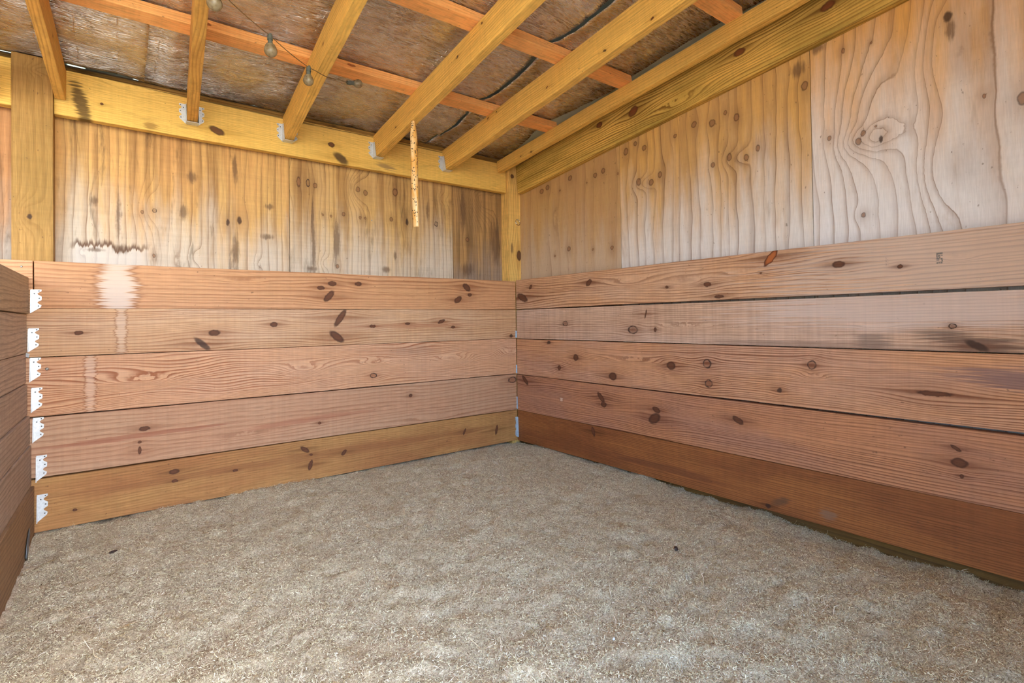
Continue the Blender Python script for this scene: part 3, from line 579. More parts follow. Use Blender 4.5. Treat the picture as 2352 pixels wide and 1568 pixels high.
gap_block(-2.2675, -0.0185, 0.0385, 0.1245, wall_back); gap_block(-5.0, -2.3895, 0.0385, 0.1245, wall_back)
gap_block(0.0395, 0.0795, -3.05, 0.0385, wall_right)
clad = plain('cladding', srgb(120, 100, 78), 0.8, var=0.2)  # unseen backing, added to stop light leaking through the sheet seams
def slab(name, a, b, mat, parent=None):
    x0, y0, z0 = a; x1, y1, z1 = b
    cs = [(x0, y0, z0), (x1, y0, z0), (x1, y1, z0), (x0, y1, z0), (x0, y0, z1), (x1, y0, z1), (x1, y1, z1), (x0, y1, z1)]
    return link_obj(name, bm_done(hexa(cs, 0)), mat, parent)
adopt(slab('leak_stop_cladding', (-5.05, 0.158, -0.1), (0.13, 0.175, 1.905), clad), wall_back)
cc = [(0.098, -3.2, -0.1), (0.115, -3.2, -0.1), (0.115, 0.157, -0.1), (0.098, 0.157, -0.1), (0.098, -3.2, 1.915+3.2*SLOPE), (0.115, -3.2, 1.915+3.2*SLOPE), (0.115, 0.157, 1.90), (0.098, 0.157, 1.90)]
adopt(link_obj('leak_stop_cladding', bm_done(hexa(cc, 0)), clad), wall_right)
# nail head on the plywood
o = screw_head((-0.9203, 0.1245, 1.3864), (0, -1, 0), 0.004, 'nail'); tag(o, 'shiny nail head on the back plywood in a level row of small knots', 'nail')

# walls that close the place outside the view: front return on the right, widened to shade that corner, far end of the neighbouring stall
plyfar = wood('plywood_far', srgb(200, 160, 112), srgb(140, 96, 60), spacing=0.05, upright=True, ply=True, seed=60, tint=srgb(190, 150, 110))
def slab(name, a, b, mat):
    x0, y0, z0 = a; x1, y1, z1 = b
    cs = [(x0, y0, z0), (x1, y0, z0), (x1, y1, z0), (x0, y1, z0), (x0, y0, z1), (x1, y0, z1), (x1, y1, z1), (x0, y1, z1)]
    return link_obj(name, bm_done(hexa(cs, 0)), mat)
struct(slab('wall_front', (-1.4, -3.16, -0.1), (0.11, -3.12, 2.2), plyfar), 'short front wall to the right of the opening')
struct(slab('wall_left', (-5.05, -3.16, -0.1), (-5.0, 0.137, 2.2), plyfar), 'far end wall of the neighbouring stall')

# ---------------------------------------------------------------- posts and beams
def post(name, x0, x1, y0, y1, z0, z1, key, li, da, label, cat='post', **op):
    cx, cy, cz = (x0+x1)/2, (y0+y1)/2, (z0+z1)/2
    kn = [((v-cz, u-cx, b, a, 0.0, t) if abs(ang) < 1e-6 else (v-cz, u-cx, a, b, PI/2-ang, t)) for (u, v, a, b, ang, t) in KN.get(key, [])]
    m = wood('post_'+key, li, da, knots=kn, upright=True, **op)
    hx, hy, hz = (x1-x0)/2, (y1-y0)/2, (z1-z0)/2
    cs = [(-hx, -hy, -hz), (hx, -hy, -hz), (hx, hy, -hz), (-hx, hy, -hz), (-hx, -hy, hz), (hx, -hy, hz), (hx, hy, hz), (-hx, hy, hz)]
    o = link_obj(name, bm_done(hexa(cs, 0.003)), m); o.location = (cx, cy, cz)
    return tag(o, label, cat)
post('support_post', -2.389, -2.268, 0.0395, 0.124, -0.1, 1.868, 'P1', srgb(158, 124, 68), srgb(128, 92, 46),
     'thick square yellow pine post standing behind the boards at the left', spacing=0.022, warp=0.02, seed=70, line=0.4, tint=srgb(196, 152, 92), knot_col=(60, 46, 34))
post('corner_post', -0.018, 0.079, 0.0395, 0.124, -0.1, 1.87, 'P2', srgb(240, 200, 118), srgb(172, 120, 62),
     'yellow corner post where the back and right walls meet, ring screwed into it', spacing=0.018, warp=0.012, seed=71, line=0.6, tint=srgb(228, 182, 100))

# ledger along the back wall
def back_beam(name, x0, x1, y0, y1, z0l, z0r, z1l, z1r, key, li, da, label, cat, **op):
    cx, cz = (x0+x1)/2, (z0l+z1l)/2
    m = wood('beam_'+key, li, da, knots=shift(KN.get(key, []), cx, cz), **op)
    bm = board_mesh(x0-cx, x1-cx, 0, y1-y0, (z0l-cz, z0r-cz), (z1l-cz, z1r-cz), wob=0.0008, seed=len(key)+5, bevel=0.003)
    o = link_obj(name, bm_done(bm), m); o.location = (cx, y0, cz)
    return tag(o, label, cat)
cxL, czL = (-2.267-0.022)/2, (1.661+1.846)/2
back_beam('ledger_beam', -2.267, -0.022, 0.06, 0.10, 1.661, 1.650, 1.846, 1.836, 'L', YEL_L, YEL_D,
          'long yellow beam along the top of the back wall carrying the rafter ends', 'beam', spacing=0.009, warp=0.012, seed=80, line=0.55,
          tint=srgb(228, 190, 106), mould=0.35, mould_col=(132, 96, 46), stains=[(-1.5-cxL, 1.838-czL, 0.55, 0.006, -0.01, srgb(78, 56, 28), 0.8), (-0.7-cxL, 1.832-czL, 0.4, 0.004, -0.01, srgb(88, 62, 30), 0.7), (-2.183-cxL, 1.722-czL, 0.026, 0.10, 0.25, srgb(70, 52, 30), 0.85), (-1.95-cxL, 1.68-czL, 0.03, 0.02, 0, srgb(120, 86, 44), 0.6),
                                          (-0.86-cxL, 1.684-czL, 0.06, 0.016, -0.1, srgb(150, 122, 84), 0.8)])
back_beam('ledger_beam', -5.0, -2.390, 0.06, 0.10, 1.672, 1.664, 1.85, 1.848, 'L2', YEL_L, YEL_D,
          'mouldy stub of yellow beam at the far left edge, left of the thick post', 'beam', spacing=0.009, seed=83, mould=0.7)
# dark stained rim board set back above the ledger
m = wood('rim_wood', srgb(176, 134, 68), srgb(110, 76, 36), spacing=0.008, warp=0.01, seed=85, mould=0.95, mould_col=(66, 48, 26), tint=srgb(150, 110, 56))
bm = board_mesh(-2.49, 2.49, 0, 0.03, (-0.045, -0.045), (0.012, 0.012), wob=0.001, seed=6)
o = link_obj('rim_board', bm_done(bm), m); o.location = (-2.51, 0.1255, 1.875)
tag(o, 'dark mould stained rim board between the long back beam and the foil', 'board')
# sloping beam along the right wall
cu, cz = 1.55, 1.648+0.0915+1.55*SLOPE
m = wood('wall_beam_wood', srgb(238, 194, 100), srgb(122, 86, 34), spacing=0.013, warp=0.010, seed=90, line=1.0, tint=srgb(170, 146, 70), tint_amt=0.9,
         knots=[(k[0]-cu, k[1]-cz-(k[0]-cu)*SLOPE, k[2], k[3], k[4]-0.11, k[5]) for k in KN['W']], knot_col=(92, 50, 26))
bm = board_mesh(-1.585, 1.55, 0, 0.039, (-0.0925, -0.0925), (0.0915, 0.0915), wob=0.0008, seed=16, bevel=0.004)
o = link_obj('sloping_beam', bm_done(bm), m)
o.location = (0.0405, -cu, cz); o.rotation_euler = Matrix(((0, 1, 0), (-1, 0, 0), (0, 0, 1))).to_euler()
o.rotation_euler = (0, -math.atan(SLOPE), RZ)
tag(o, 'broad sloping beam with heavy dark grain fixed along the top of the right wall', 'beam')

# ---------------------------------------------------------------- rafters and their metal hangers
galv = None
def metal(name, col, rough=0.38):
    N = NT(name); tc = N.n('ShaderNodeTexCoord')
    v = N.n('ShaderNodeTexVoronoi'); v.inputs['Scale'].default_value = 160; N.set(v.inputs['Vector'], tc.outputs['Object'])
    n = N.noise(tc.outputs['Object'], 45.0, 3.0)
    sp = N.n('ShaderNodeSeparateColor'); N.set(sp.inputs[0], v.outputs['Color'])
    f = N.math('MULTIPLY_ADD', sp.outputs[0], 0.5, N.math('MULTIPLY', n, 0.5))
    dk = tuple(c*0.86 for c in col[:3])+(1,)
    N.set(N.b.inputs['Base Color'], N.mix(N.sstep(f, 0.25, 0.75), dk, col))
    N.b.inputs['Metallic'].default_value = 0.35; N.b.inputs['Roughness'].default_value = rough
    return N.mat
galv = metal('galvanised_steel', srgb(218, 225, 231))
nail_m = plain('nail_dark', srgb(84, 88, 92), 0.45, 0.6, var=0.3, vscale=300)

def flange_outline(w, h, side):
    """wavy nailing flange seen face on: straight fold at x=0, scalloped outer edge, foot cut at a slant"""
    pts = [(0, 0), (w*0.92, h*0.24), (w*1.0, h*0.33), (w*0.72, h*0.40), (w*0.60, h*0.45), (w*0.74, h*0.50), (w*1.0, h*0.55),
           (w*1.02, h*0.70), (w*0.72, h*0.77), (w*0.60, h*0.82), (w*0.72, h*0.87), (w*1.0, h*0.93), (w*1.0, h*1.0), (0, h*1.0)]
    return [(side*x, z) for x, z in pts]

def extrude_poly(bm, pts, y0, y1):
    A = [bm.verts.new((x, y0, z)) for x, z in pts]; B = [bm.verts.new((x, y1, z)) for x, z in pts]
    bm.faces.new(A); bm.faces.new(B[::-1])
    for i in range(len(pts)):
        j = (i+1) % len(pts); bm.faces.new((A[j], A[i], B[i], B[j]))

def hanger(width, h, w, seat, label, group, left=True, right=True, depth=0.045):
    """joist hanger in its own frame: back against y=0, opens towards -y, base at z=0"""
    root = empty('joist_hanger')
    tag(root, label, 'joist hanger', group)
    t = 0.0016; hw = width/2
    for s, on in ((-1, left), (1, right)):
        bm = bmesh.new()
        if on:
            pts = [(s*hw+x, z) for x, z in flange_outline(w, h, s)]
            extrude_poly(bm, pts, -t, 0)
            f = link_obj('nailing_flange', bm_done(bm), galv, root)
            for (fx, fz) in ((0.78, 0.94), (0.35, 0.82), (0.80, 0.63), (0.72, 0.30)):
                b2 = bmesh.new(); add_cyl(b2, (0, 0, 0), (0, -0.0014, 0), 0.0024, 0.0018, 8)
                nn = link_obj('nail', bm_done(b2), nail_m, f); nn.location = (s*(hw+fx*w), -t, fz*h)
    bm = bmesh.new()
    for s, on in ((-1, left), (1, right)):
        if on:
            cs = [(s*hw, -depth, 0), (s*(hw+t), -depth, 0), (s*(hw+t), 0, 0), (s*hw, 0, 0),
                  (s*hw, -depth*0.55, h*0.96), (s*(hw+t), -depth*0.55, h*0.96), (s*(hw+t), 0, h), (s*hw, 0, h)]
            v = [bm.verts.new(c) for c in cs]
            for f in ((3, 2, 1, 0), (4, 5, 6, 7), (0, 1, 5, 4), (1, 2, 6, 5), (2, 3, 7, 6), (3, 0, 4, 7)):
                bm.faces.new([v[i] for i in f])
    if seat:
        cs = [(-hw, -depth, -t), (hw, -depth, -t), (hw, 0, -t), (-hw, 0, -t), (-hw, -depth, 0), (hw, -depth, 0), (hw, 0, 0), (-hw, 0, 0)]
        v = [bm.verts.new(c) for c in cs]
        for f in ((3, 2, 1, 0), (4, 5, 6, 7), (0, 1, 5, 4), (1, 2, 6, 5), (2, 3, 7, 6), (3, 0, 4, 7)):
            bm.faces.new([v[i] for i in f])
    link_obj('saddle', bm_done(bm), galv, root)
    return root

# (x at the ledger, drift in x per metre towards the viewer, width, label)
rafters = [
    (-2.444, 0.05, 0.038, 'rafter at the far left edge, mostly cut off, left of the thick post', 'RA', -0.035),
    (-2.246, 0.040, 0.034, 'leftmost full rafter, its cut end resting beside the top of the thick post', 'RB', 0.0),
    (-1.794, 0.072, 0.040, 'near upright rafter with a long dark split, end in the leftmost rafter hanger', 'RC', 0.0),
    (-1.383, 0.056, 0.042, 'rafter with the cord of bulbs fixed across its underside', 'RD', 0.0),
    (-0.913, 0.024, 0.040, 'rafter from which the speckled sticky fly strip hangs', 'RE', 0.0),
    (-0.476, 0.007, 0.042, 'rafter nearest the corner that ends in a metal hanger', 'RF', 0.0),
    (-0.078, -0.020, 0.036, 'outermost rafter running beside the sloping beam of the right wall', 'RG', 0.052),
]
RLEN = 3.16
for i, (x, dr, w, lab, key, dz) in enumerate(rafters):
    zb = 1.722+dz; hgt = 0.124 if i < 6 else 0.075
    y_start = 0.056
    R = random.Random(i*5+2)
    sd = 100+i*2.3
    kn = []
    if i == 2: kn = [(0.55, -0.03, 0.05, 0.0022, 0, 'd')]
    # knots on the left faces, spread along the length (u from the ledger end)
    for k in range(9 if i in (4, 5, 3) else 5):
        u = R.uniform(0.15, 2.6); kn.append((u, R.uniform(-0.05, 0.05), R.uniform(0.005, 0.009), R.uniform(0.004, 0.006), R.uniform(-0.5, 0.5), R.choice('kkd')))
    li, da = ((244, 200, 104), (190, 138, 62)) if i not in (1, 2) else ((218, 164, 82), (168, 114, 52))
    m = wood('rafter_'+key, srgb(*li), srgb(*da), spacing=0.012, warp=0.012, seed=sd, line=0.6, tint=srgb(228, 186, 100), tint_amt=0.7, knots=kn, knot_col=(80, 46, 24))
    bm = board_mesh(0, RLEN, -w/2, w/2, (-hgt/2, -hgt/2), (hgt/2, hgt/2), wob=0.0015, nseg=24, seed=i+40, bevel=0.003)
    o = link_obj('rafter', bm_done(bm), m)
    # local X towards the viewer and up the slope
    o.rotation_euler = (0, -math.atan(SLOPE), -PI/2-math.atan(dr))
    o.location = (x, y_start, zb+hgt/2-0.056*SLOPE+0.003)
    tag(o, lab, 'rafter', 'roof rafters')

hg = [(-1.795, 0.046, True, True, 'metal hanger of the leftmost hung rafter, both scalloped flanges in full view'),
      (-1.385, 0.046, True, True, 'metal hanger between two others, under the rafter crossed by the bulb cord'),
      (-0.914, 0.044, True, False, 'metal hanger just left of the fly strip, above a grey smear on the beam'),
      (-0.477, 0.046, True, False, 'metal hanger nearest the corner, right of the fly strip')]
for x, wd, l_, r_, lab in hg:
    h = hanger(wd, 0.088, 0.026, True, lab, 'rafter hangers on the long back beam', l_, r_)
    h.location = (x, 0.0595, 1.7175)

# hangers that hold the partition boards, right flange showing on the back wall boards
Y = [(-2.334, 0.865, 0.090), (-2.341, 0.717, 0.090), (-2.336, 0.604, 0.091), (-2.332, 0.488, 0.093), (-2.328, 0.374, 0.093), (-2.319, 0.224, 0.098), (-2.317, 0.069, 0.104)]
hl = ['topmost metal hanger on the partition end, bright white', 'second metal hanger down the partition end, set furthest left',
      'third metal hanger down, level with the bolt head on the back wall board', 'fourth metal hanger down the partition end, beside the lower edge of the wavy grained board',
      'fifth metal hanger down the partition end, greyer than those above', 'sixth metal hanger down, its edges battered',
      'lowest metal hanger of the partition, just above the bedding']
for (x, z, h_), lab in zip(Y, hl):
    g = hanger(0.0, h_, 0.031, False, lab, 'hangers down the partition end', False, True, 0.018)
    g.location = (x+0.003, -0.0012, z)
# small bent strip of steel between two of them
bm = bmesh.new(); cs = [(0, 0, 0), (0.010, -0.002, -0.004), (0.013, -0.004, 0.010), (0.002, -0.002, 0.016)]
A = [bm.verts.new(c) for c in cs]; B = [bm.verts.new((c[0], c[1]+0.0016, c[2])) for c in cs]
bm.faces.new(A); bm.faces.new(B[::-1])
for i in range(4): bm.faces.new((A[(i+1) % 4], A[i], B[i], B[(i+1) % 4]))
o = link_obj('metal_tab', bm_done(bm), galv); o.location = (-2.346, -0.003, 0.700)
tag(o, 'tiny bent metal tab sticking out between two partition hangers', 'metal tab')
# corner hangers, mostly hidden between the two walls
blue = metal('zinc_plate', srgb(186, 206, 222), 0.5)
ch = [(0.700, 0.045, 0.010, 'thin edge of metal showing in the corner under the second board'), (0.470, 0.055, 0.008, 'thin edge of metal in the corner at the middle board'),
      (0.240, 0.080, 0.007, 'thin edge of metal in the corner at the fourth board down'), (0.060, 0.130, 0.019, 'pale blue metal hanger in the corner just above the bedding')]
for z, h_, w_, lab in ch:
    bm = bmesh.new(); extrude_poly(bm, [(-w_, 0.1*h_), (-w_*0.95, h_*0.32), (-w_*0.7, h_*0.38), (-w_, h_*0.5), (-w_*0.9, h_*0.62), (-w_*0.7, h_*0.7), (-w_*1.0, h_), (0, h_), (0, 0), (-w_*0.3, 0)], -0.0022, -0.0006)
    o = link_obj('corner_hanger', bm_done(bm), blue)
    bm = bmesh.new(); extrude_poly(bm, [(-w_*0.5, 0), (0, 0), (0, h_*0.98), (-w_*0.35, h_*0.98)], -0.001, 0.0006)
    p_ = link_obj('side_leaf', bm_done(bm), blue, o); p_.rotation_euler = (0, 0, PI/2); p_.location = (-0.0006, -0.0022, 0)
    o.location = (-0.0005, 0.0, z)
    tag(o, lab, 'joist hanger', 'metal edges in the wall corner')
# torn metal strip at the foot of the partition
bm = bmesh.new()
extrude_poly(bm, [(0, 0.0), (0.03, -0.02), (0.075, 0.01), (0.11, 0.055), (0.09, 0.075), (0.04, 0.05), (0.015, 0.03)], -0.0012, 0)
o = link_obj('steel_strip', bm_done(bm), plain('dull_zinc', srgb(116, 126, 138), 0.5, 0.3, var=0.3)); o.rotation_euler = (0, 0, PI/2); o.location = (-2.3215, -0.245, 0.022)
tag(o, 'dull blue grey scrap of steel strip at the foot of the left partition', 'steel strip')

# ---------------------------------------------------------------- purlins across the rafters
def purlin(yc, label, seed, x0=-5.0, x1=-0.055):
    L = x1-x0
    kn = [(a, b, 0.018, 0.006, 0, 'k') for a, b in ((-0.9+L/2-2.0, 0.0), (0.35, 0.0), (L/2-1.2, 0.004), (L/2-0.75, -0.004), (L/2-0.32, 0.003), (L/2-1.75, 0.002))]
    m = wood('purlin_%d' % seed, srgb(253, 192, 120), srgb(228, 142, 72), spacing=0.010, warp=0.01, seed=seed*1.7, line=0.6, tint=srgb(252, 176, 100), knots=kn, knot_col=(136, 72, 36))
    bm = board_mesh(-L/2, L/2, -0.036, 0.036, (-0.019, -0.019), (0.019, 0.019), wob=0.001, nseg=20, seed=seed, bevel=0.002)
    o = link_obj('purlin', bm_done(bm), m)
    o.location = ((x0+x1)/2, yc, 1.853+0.019-yc*SLOPE); o.rotation_euler = (-math.atan(SLOPE), 0, 0)
    return tag(o, label, 'purlin', 'purlins under the roof')
purlin(-0.445, 'orange purlin nearest the back wall, crossing above all the rafters', 201)
purlin(-0.990, 'orange purlin in the middle of the roof, second from the back wall', 202)
purlin(-1.560, 'orange purlin end showing only at the top edge beside the sloping beam', 203)

# ---------------------------------------------------------------- roof sheet and foil insulation
N = NT('roof_metal'); tc = N.n('ShaderNodeTexCoord')
N.set(N.b.inputs['Base Color'], N.mix(N.noise(tc.outputs['Object'], 6.0, 3.0), srgb(206, 224, 212), srgb(222, 234, 224)))
N.b.inputs['Metallic'].default_value = 0.3; N.b.inputs['Roughness'].default_value = 0.5
roof_m = N.mat
V = []; Fc = []
prof = []
x = -5.3
while x < 0.30:
    for dx, dz in ((0, 0), (0.14, 0), (0.155, 0.018), (0.19, 0.018), (0.205, 0)): prof.append((x+dx, dz))
    x += 0.225
ys = (0.28, -4.1)  # front overhang lengthened to hold back steep skylight
for yy in ys:
    for (px, pz) in prof: V.append((px, yy, 1.925-yy*SLOPE+pz))
n = len(prof)
for i in range(n-1): Fc.append((i, i+1, n+i+1, n+i))
me = mesh_from(V, Fc)
o = link_obj('ceiling', me, roof_m)
so = o.modifiers.new('t', 'SOLIDIFY'); so.thickness = 0.002; so.offset = 1
struct(o, 'ribbed metal roof sheet above the foil')

def foil_mat(name, seed, grid=True):
    N = NT(name); tc = N.n('ShaderNodeTexCoord'); P = tc.outputs['Object']
    S = N.vmath('ADD', P, (seed, seed*2, 0))
    crk = N.noise(N.vmath('MULTIPLY', S, (22, 170, 60)), 1.0, 3.0, 0.6, 0.5)
    big = N.noise(N.vmath('MULTIPLY', S, (7, 18, 7)), 1.0, 4.0, 0.6, 1.0)
    region = N.sstep(N.noise(N.vmath('MULTIPLY', S, (2.4, 3.2, 1)), 1.0, 2.0), 0.40, 0.60)
    # scrim reinforcement lines
    sp = N.n('ShaderNodeSeparateXYZ'); N.set(sp.inputs[0], N.vmath('ADD', P, N.vmath('MULTIPLY', N.vmath('SUBTRACT', wob_low(N, S), (0.5, 0.5, 0.5)), (0.03, 0.03, 0))))
    lx = N.math('ABSOLUTE', N.math('SUBTRACT', N.math('FRACT', N.math('MULTIPLY', sp.outputs[0], 8.0)), 0.5))
    ly = N.math('ABSOLUTE', N.math('SUBTRACT', N.math('FRACT', N.math('MULTIPLY', sp.outputs[1], 6.5)), 0.5))
    l = N.math('MAXIMUM', N.sstep(lx, 0.0, 0.022, 1.0, 0.0), N.sstep(ly, 0.0, 0.018, 1.0, 0.0))
    l = N.math('MULTIPLY', l, N.sstep(big, 0.42, 0.62))
    c = N.mix(N.sstep(big, 0.3, 0.7), srgb(214, 206, 198), srgb(240, 238, 238))
    c = N.mix(N.sstep(N.noise(S, 3.0, 4.0, 0.6), 0.5, 0.72, 0.0, 0.4), c, srgb(206, 176, 120))
    rg = N.math('MULTIPLY_ADD', region, 0.75, 0.25)
    c = N.mix(N.math('MULTIPLY', rg, N.sstep(crk, 0.36, 0.50, 0.5, 0.0)), c, srgb(112, 98, 94))  # crinkle shade and ridge glints painted into the foil colour
    c = N.mix(N.math('MULTIPLY', rg, N.sstep(crk, 0.55, 0.68, 0.0, 0.7)), c, srgb(244, 228, 222))
    c = N.mix(N.math('MULTIPLY', l, 0.6), c, srgb(240, 232, 220))
    N.set(N.b.inputs['Base Color'], c)
    N.b.inputs['Metallic'].default_value = 0.9
    N.set(N.b.inputs['Roughness'], N.sstep(crk, 0.2, 0.8, 0.18, 0.38))
    h = N.math('MULTIPLY', crk, N.math('MULTIPLY_ADD', region, 1.8, 0.6))
    h = N.math('MULTIPLY_ADD', big, 2.2, h)
    h = N.math('MULTIPLY_ADD', l, 0.35, h)
    N.bump(h, 1.0, 0.0065)
    return N.mat
def wob_low(N, S):
    m = N.n('ShaderNodeTexNoise'); N.set(m.inputs['Vector'], S); m.inputs['Scale'].default_value = 3.0
    return m.outputs[1]

rx_mid = [-2.444, -2.246, -1.794, -1.383, -0.913, -0.476, -0.078]
def foil(name, x0, x1, y0, y1, label, seed, edge_l=0.0, edge_r=0.0, drop=0.0, lip=False, wave_r=0.0):
    nx = max(8, int((x1-x0)/0.02)); ny = max(8, int((y0-y1)/0.02))
    V = []; Fc = []
    for j in range(ny+1):
        y = y0+(y1-y0)*j/ny
        for i in range(nx+1):
            s = i/nx
            xr = x1+wave_r*math.sin(y*7.0+1.2)*0.5+wave_r*0.5*math.sin(y*3.1)
            x = x0+(xr-x0)*s
            # distance to nearest purlin -> sag between purlins
            pd = min(abs(y-c) for c in (-0.445, -0.990, -1.56, -2.12, -2.68))
            sag = 0.024*min(1.0, pd/0.2)**1.2
            sag *= min(1.0, max(0.0, (0.02-y)/0.25))
            bill = 0.008*mnoise.noise(Vector((x*5+seed, y*5, seed)))+0.004*mnoise.noise(Vector((x*14+seed, y*22, seed)))
            fold = -0.006*math.exp(-((x-(x0+0.10))/0.02)**2)
            z = 1.903-drop-y*SLOPE-sag*(0.55+0.45*math.cos((x*2.2+seed)*2))+bill*min(1, pd/0.06)+fold
            dl = (x-x0); dr_ = (xr-x)
            if edge_l and dl < 0.09: z -= edge_l*(1-dl/0.09)**2*min(1, pd/0.1)
            if edge_r and dr_ < 0.09: z -= edge_r*(1-dr_/0.09)**2*min(1, pd/0.1)
            if y > -0.05 and drop == 0: z = max(z, 1.897-y*SLOPE*0.6)
            floor_z = 1.8935-y*SLOPE
            if pd < 0.045: z = max(z, floor_z) if drop == 0 else z
            V.append((x, y, min(z, 1.921-y*SLOPE)))
    for j in range(ny):
        for i in range(nx):
            a = j*(nx+1)+i; Fc.append((a, a+1, a+nx+2, a+nx+1))
    me = mesh_from(V, Fc, smooth=True)
    o = link_obj(name, me, foil_mat('foil_%g' % seed, seed))
    so = o.modifiers.new('t', 'SOLIDIFY'); so.thickness = 0.003; so.offset = 1
    return tag(o, label, 'insulation', 'foil insulation under the roof')
foil('foil_insulation', -1.99, -0.585, 0.12, -3.1, 'crinkled foil insulation sheet over the middle of the ceiling', 1.3, edge_r=0.012)
foil('foil_insulation', -0.575, -0.045, 0.12, -3.1, 'narrow foil insulation sheet nearest the right wall, edge curling down beside a dark slit', 4.1, edge_l=0.022, edge_r=0.0, wave_r=0.05)
foil('foil_insulation', -5.0, -1.972, 0.055, -0.40, 'foil piece at the upper left, sagging over the top of the thick post', 7.7, drop=0.022, edge_r=0.006, lip=False)
foil('foil_insulation', -5.0, -1.993, -0.49, -3.1, 'foil insulation over the far left, beyond the first orange purlin', 9.2)

# ---------------------------------------------------------------- string of bulbs
cord_m = plain('cord_plastic', srgb(110, 84, 44), 0.6, var=0.2)
sock_m = plain('socket_plastic', srgb(92, 98, 88), 0.55, var=0.25, vscale=80)
N = NT('dusty_glass')
tc = N.n('ShaderNodeTexCoord')
N.set(N.b.inputs['Base Color'], N.mix(N.sstep(N.noise(tc.outputs['Object'], 60.0, 4.0), 0.35, 0.7), srgb(176, 162, 130), srgb(120, 102, 70)))
N.b.inputs['Roughness'].default_value = 0.22; N.b.inputs['Transmission Weight'].default_value = 0.45
N.b.inputs['IOR'].default_value = 1.45
glass_m = N.mat
def globe(r, n=20, m=14):
    bm = bmesh.new(); bmesh.ops.create_uvsphere(bm, u_segments=n, v_segments=m, radius=r)
    for v in bm.verts:      # drawn up to the neck at the top
        if v.co.z > r*0.55:
            k = (v.co.z-r*0.55)/(r*0.45); v.co.z += k*r*0.25; v.co.x *= 1+0.25*k; v.co.y *= 1+0.25*k
    return bm
R_B = 0.0215
light_root = empty('string_light', (-1.6324, -0.7045, 1.83))
tag(light_root, 'drooping cord with four dusty clear globe bulbs crossing below the rafters', 'string lights')
def bulb(top, down, r=R_B):
    top = Vector(top); d = Vector(down).normalized()
    rot = Vector((0, 0, -1)).rotation_difference(d).to_matrix().to_4x4()
    base = Vector(light_root.location)
    bm = bmesh.new()
    add_cyl(bm, (0, 0, 0.004), (0, 0, -0.012), 0.0085, 0.0095, 14); add_cyl(bm, (0, 0, -0.012), (0, 0, -0.027), 0.0075, 0.0085, 14)
    add_cyl(bm, (-0.004, 0, 0.002), (0.004, 0, 0.010), 0.004, 0.004, 8)
    s = link_obj('socket', bm_done(bm, smooth=False), sock_m, light_root)
    s.matrix_local = Matrix.Translation(top-base) @ rot
    g = link_obj('bulb', bm_done(globe(r), smooth=True), glass_m, light_root)
    g.matrix_local = Matrix.Translation(top-base+d*(0.027+r*1.02)) @ rot
    bm = bmesh.new(); add_cyl(bm, (0, 0, r*1.0), (0, 0, r*0.1), 0.0028, 0.0016, 8)
    link_obj('filament_stem', bm_done(bm), cord_m, g)
anchors = [Vector((-1.95, -1.02, 1.835)), Vector((-1.838, -0.93, 1.822)), Vector((-1.6476, -0.767, 1.806)), Vector((-1.4829, -0.6443, 1.790)),
           Vector((-1.4555, -0.640, 1.786)), Vector((-1.405, -0.618, 1.784)), Vector((-1.3254, -0.520, 1.835)), Vector((-1.272, -0.487, 1.846))]
pts = []
for a, b in zip(anchors[:-1], anchors[1:]):
    for k in range(6):
        t = k/6; p = a.lerp(b, t); p.z -= 0.05*(b-a).length*4*t*(1-t)*0.5; pts.append(p)
pts.append(anchors[-1])
base = Vector(light_root.location)
bmc = tube([p-base for p in pts], 0.0016, 6)
link_obj('cord', bm_done(bmc, smooth=True), cord_m, light_root)
bulb(anchors[1]-Vector((0, 0, 0.004)), (0.02, 0.05, -1))
bulb(anchors[2]-Vector((0, 0, 0.004)), (0.05, 0.02, -1))
bulb(anchors[3]-Vector((0, 0, 0.004)), (-0.02, 0.02, -1), 0.0195)
bulb(anchors[7], (0.9, 0.05, 0.15), 0.0185)

# ---------------------------------------------------------------- sticky fly strip
N = NT('sticky_paper'); tc = N.n('ShaderNodeTexCoord')
pn = N.noise(N.vmath('MULTIPLY', tc.outputs['Object'], (30, 30, 9)), 1.0, 3.0)
N.set(N.b.inputs['Base Color'], N.mix(N.sstep(pn, 0.35, 0.65), srgb(226, 168, 84), srgb(238, 206, 150)))
N.b.inputs['Roughness'].default_value = 0.32
paper = N.mat
fx, fy = -0.939, -0.43
rootf = empty('fly_strip', (fx, fy, 1.84))
tag(rootf, 'long twisted sticky fly strip speckled with flies, pinned to a rafter', 'fly trap')
V = []; Fc = []; n = 90; L = 0.545
def strip_pt(t, s):
    """t along 0..1 (top to bottom), s across -1..1"""
    w = 0.0015+0.0155*min(1, t/0.20)**0.8
    ang = -0.85+0.55*math.sin(t*5.0)+0.35*t
    curl = 0.5*w*(s*s-0.5)
    cxx = 0.004*math.sin(t*6)+0.010*t; cyy = 0.003*math.cos(t*5)
    dx, dy = math.cos(ang), math.sin(ang)
    return (cxx+dx*s*w-dy*curl, cyy+dy*s*w+dx*curl, -0.03-t*L)
for i in range(n+1):
    for k in range(7):
        V.append(strip_pt(i/n, -1+2*k/6))
for i in range(n):
    for k in range(6):
        a = i*7+k; Fc.append((a, a+1, a+8, a+7))
me = mesh_from(V, Fc, smooth=True)
st = link_obj('sticky_tape', me, paper, rootf)
so = st.modifiers.new('t', 'SOLIDIFY'); so.thickness = 0.0006
bm = bmesh.new(); add_cyl(bm, (0, 0, 0.004), (0.001, 0, -0.034), 0.0016, 0.0012, 6); add_cyl(bm, (-0.002, 0.002, 0.003), (0.008, 0.012, 0.006), 0.0045, 0.0045, 8)
link_obj('pin', bm_done(bm), plain('brass_pin', srgb(116, 96, 52), 0.4, 0.7), rootf)
fm = plain('fly_black', srgb(44, 32, 24), 0.5, var=0.3)
R = random.Random(4)
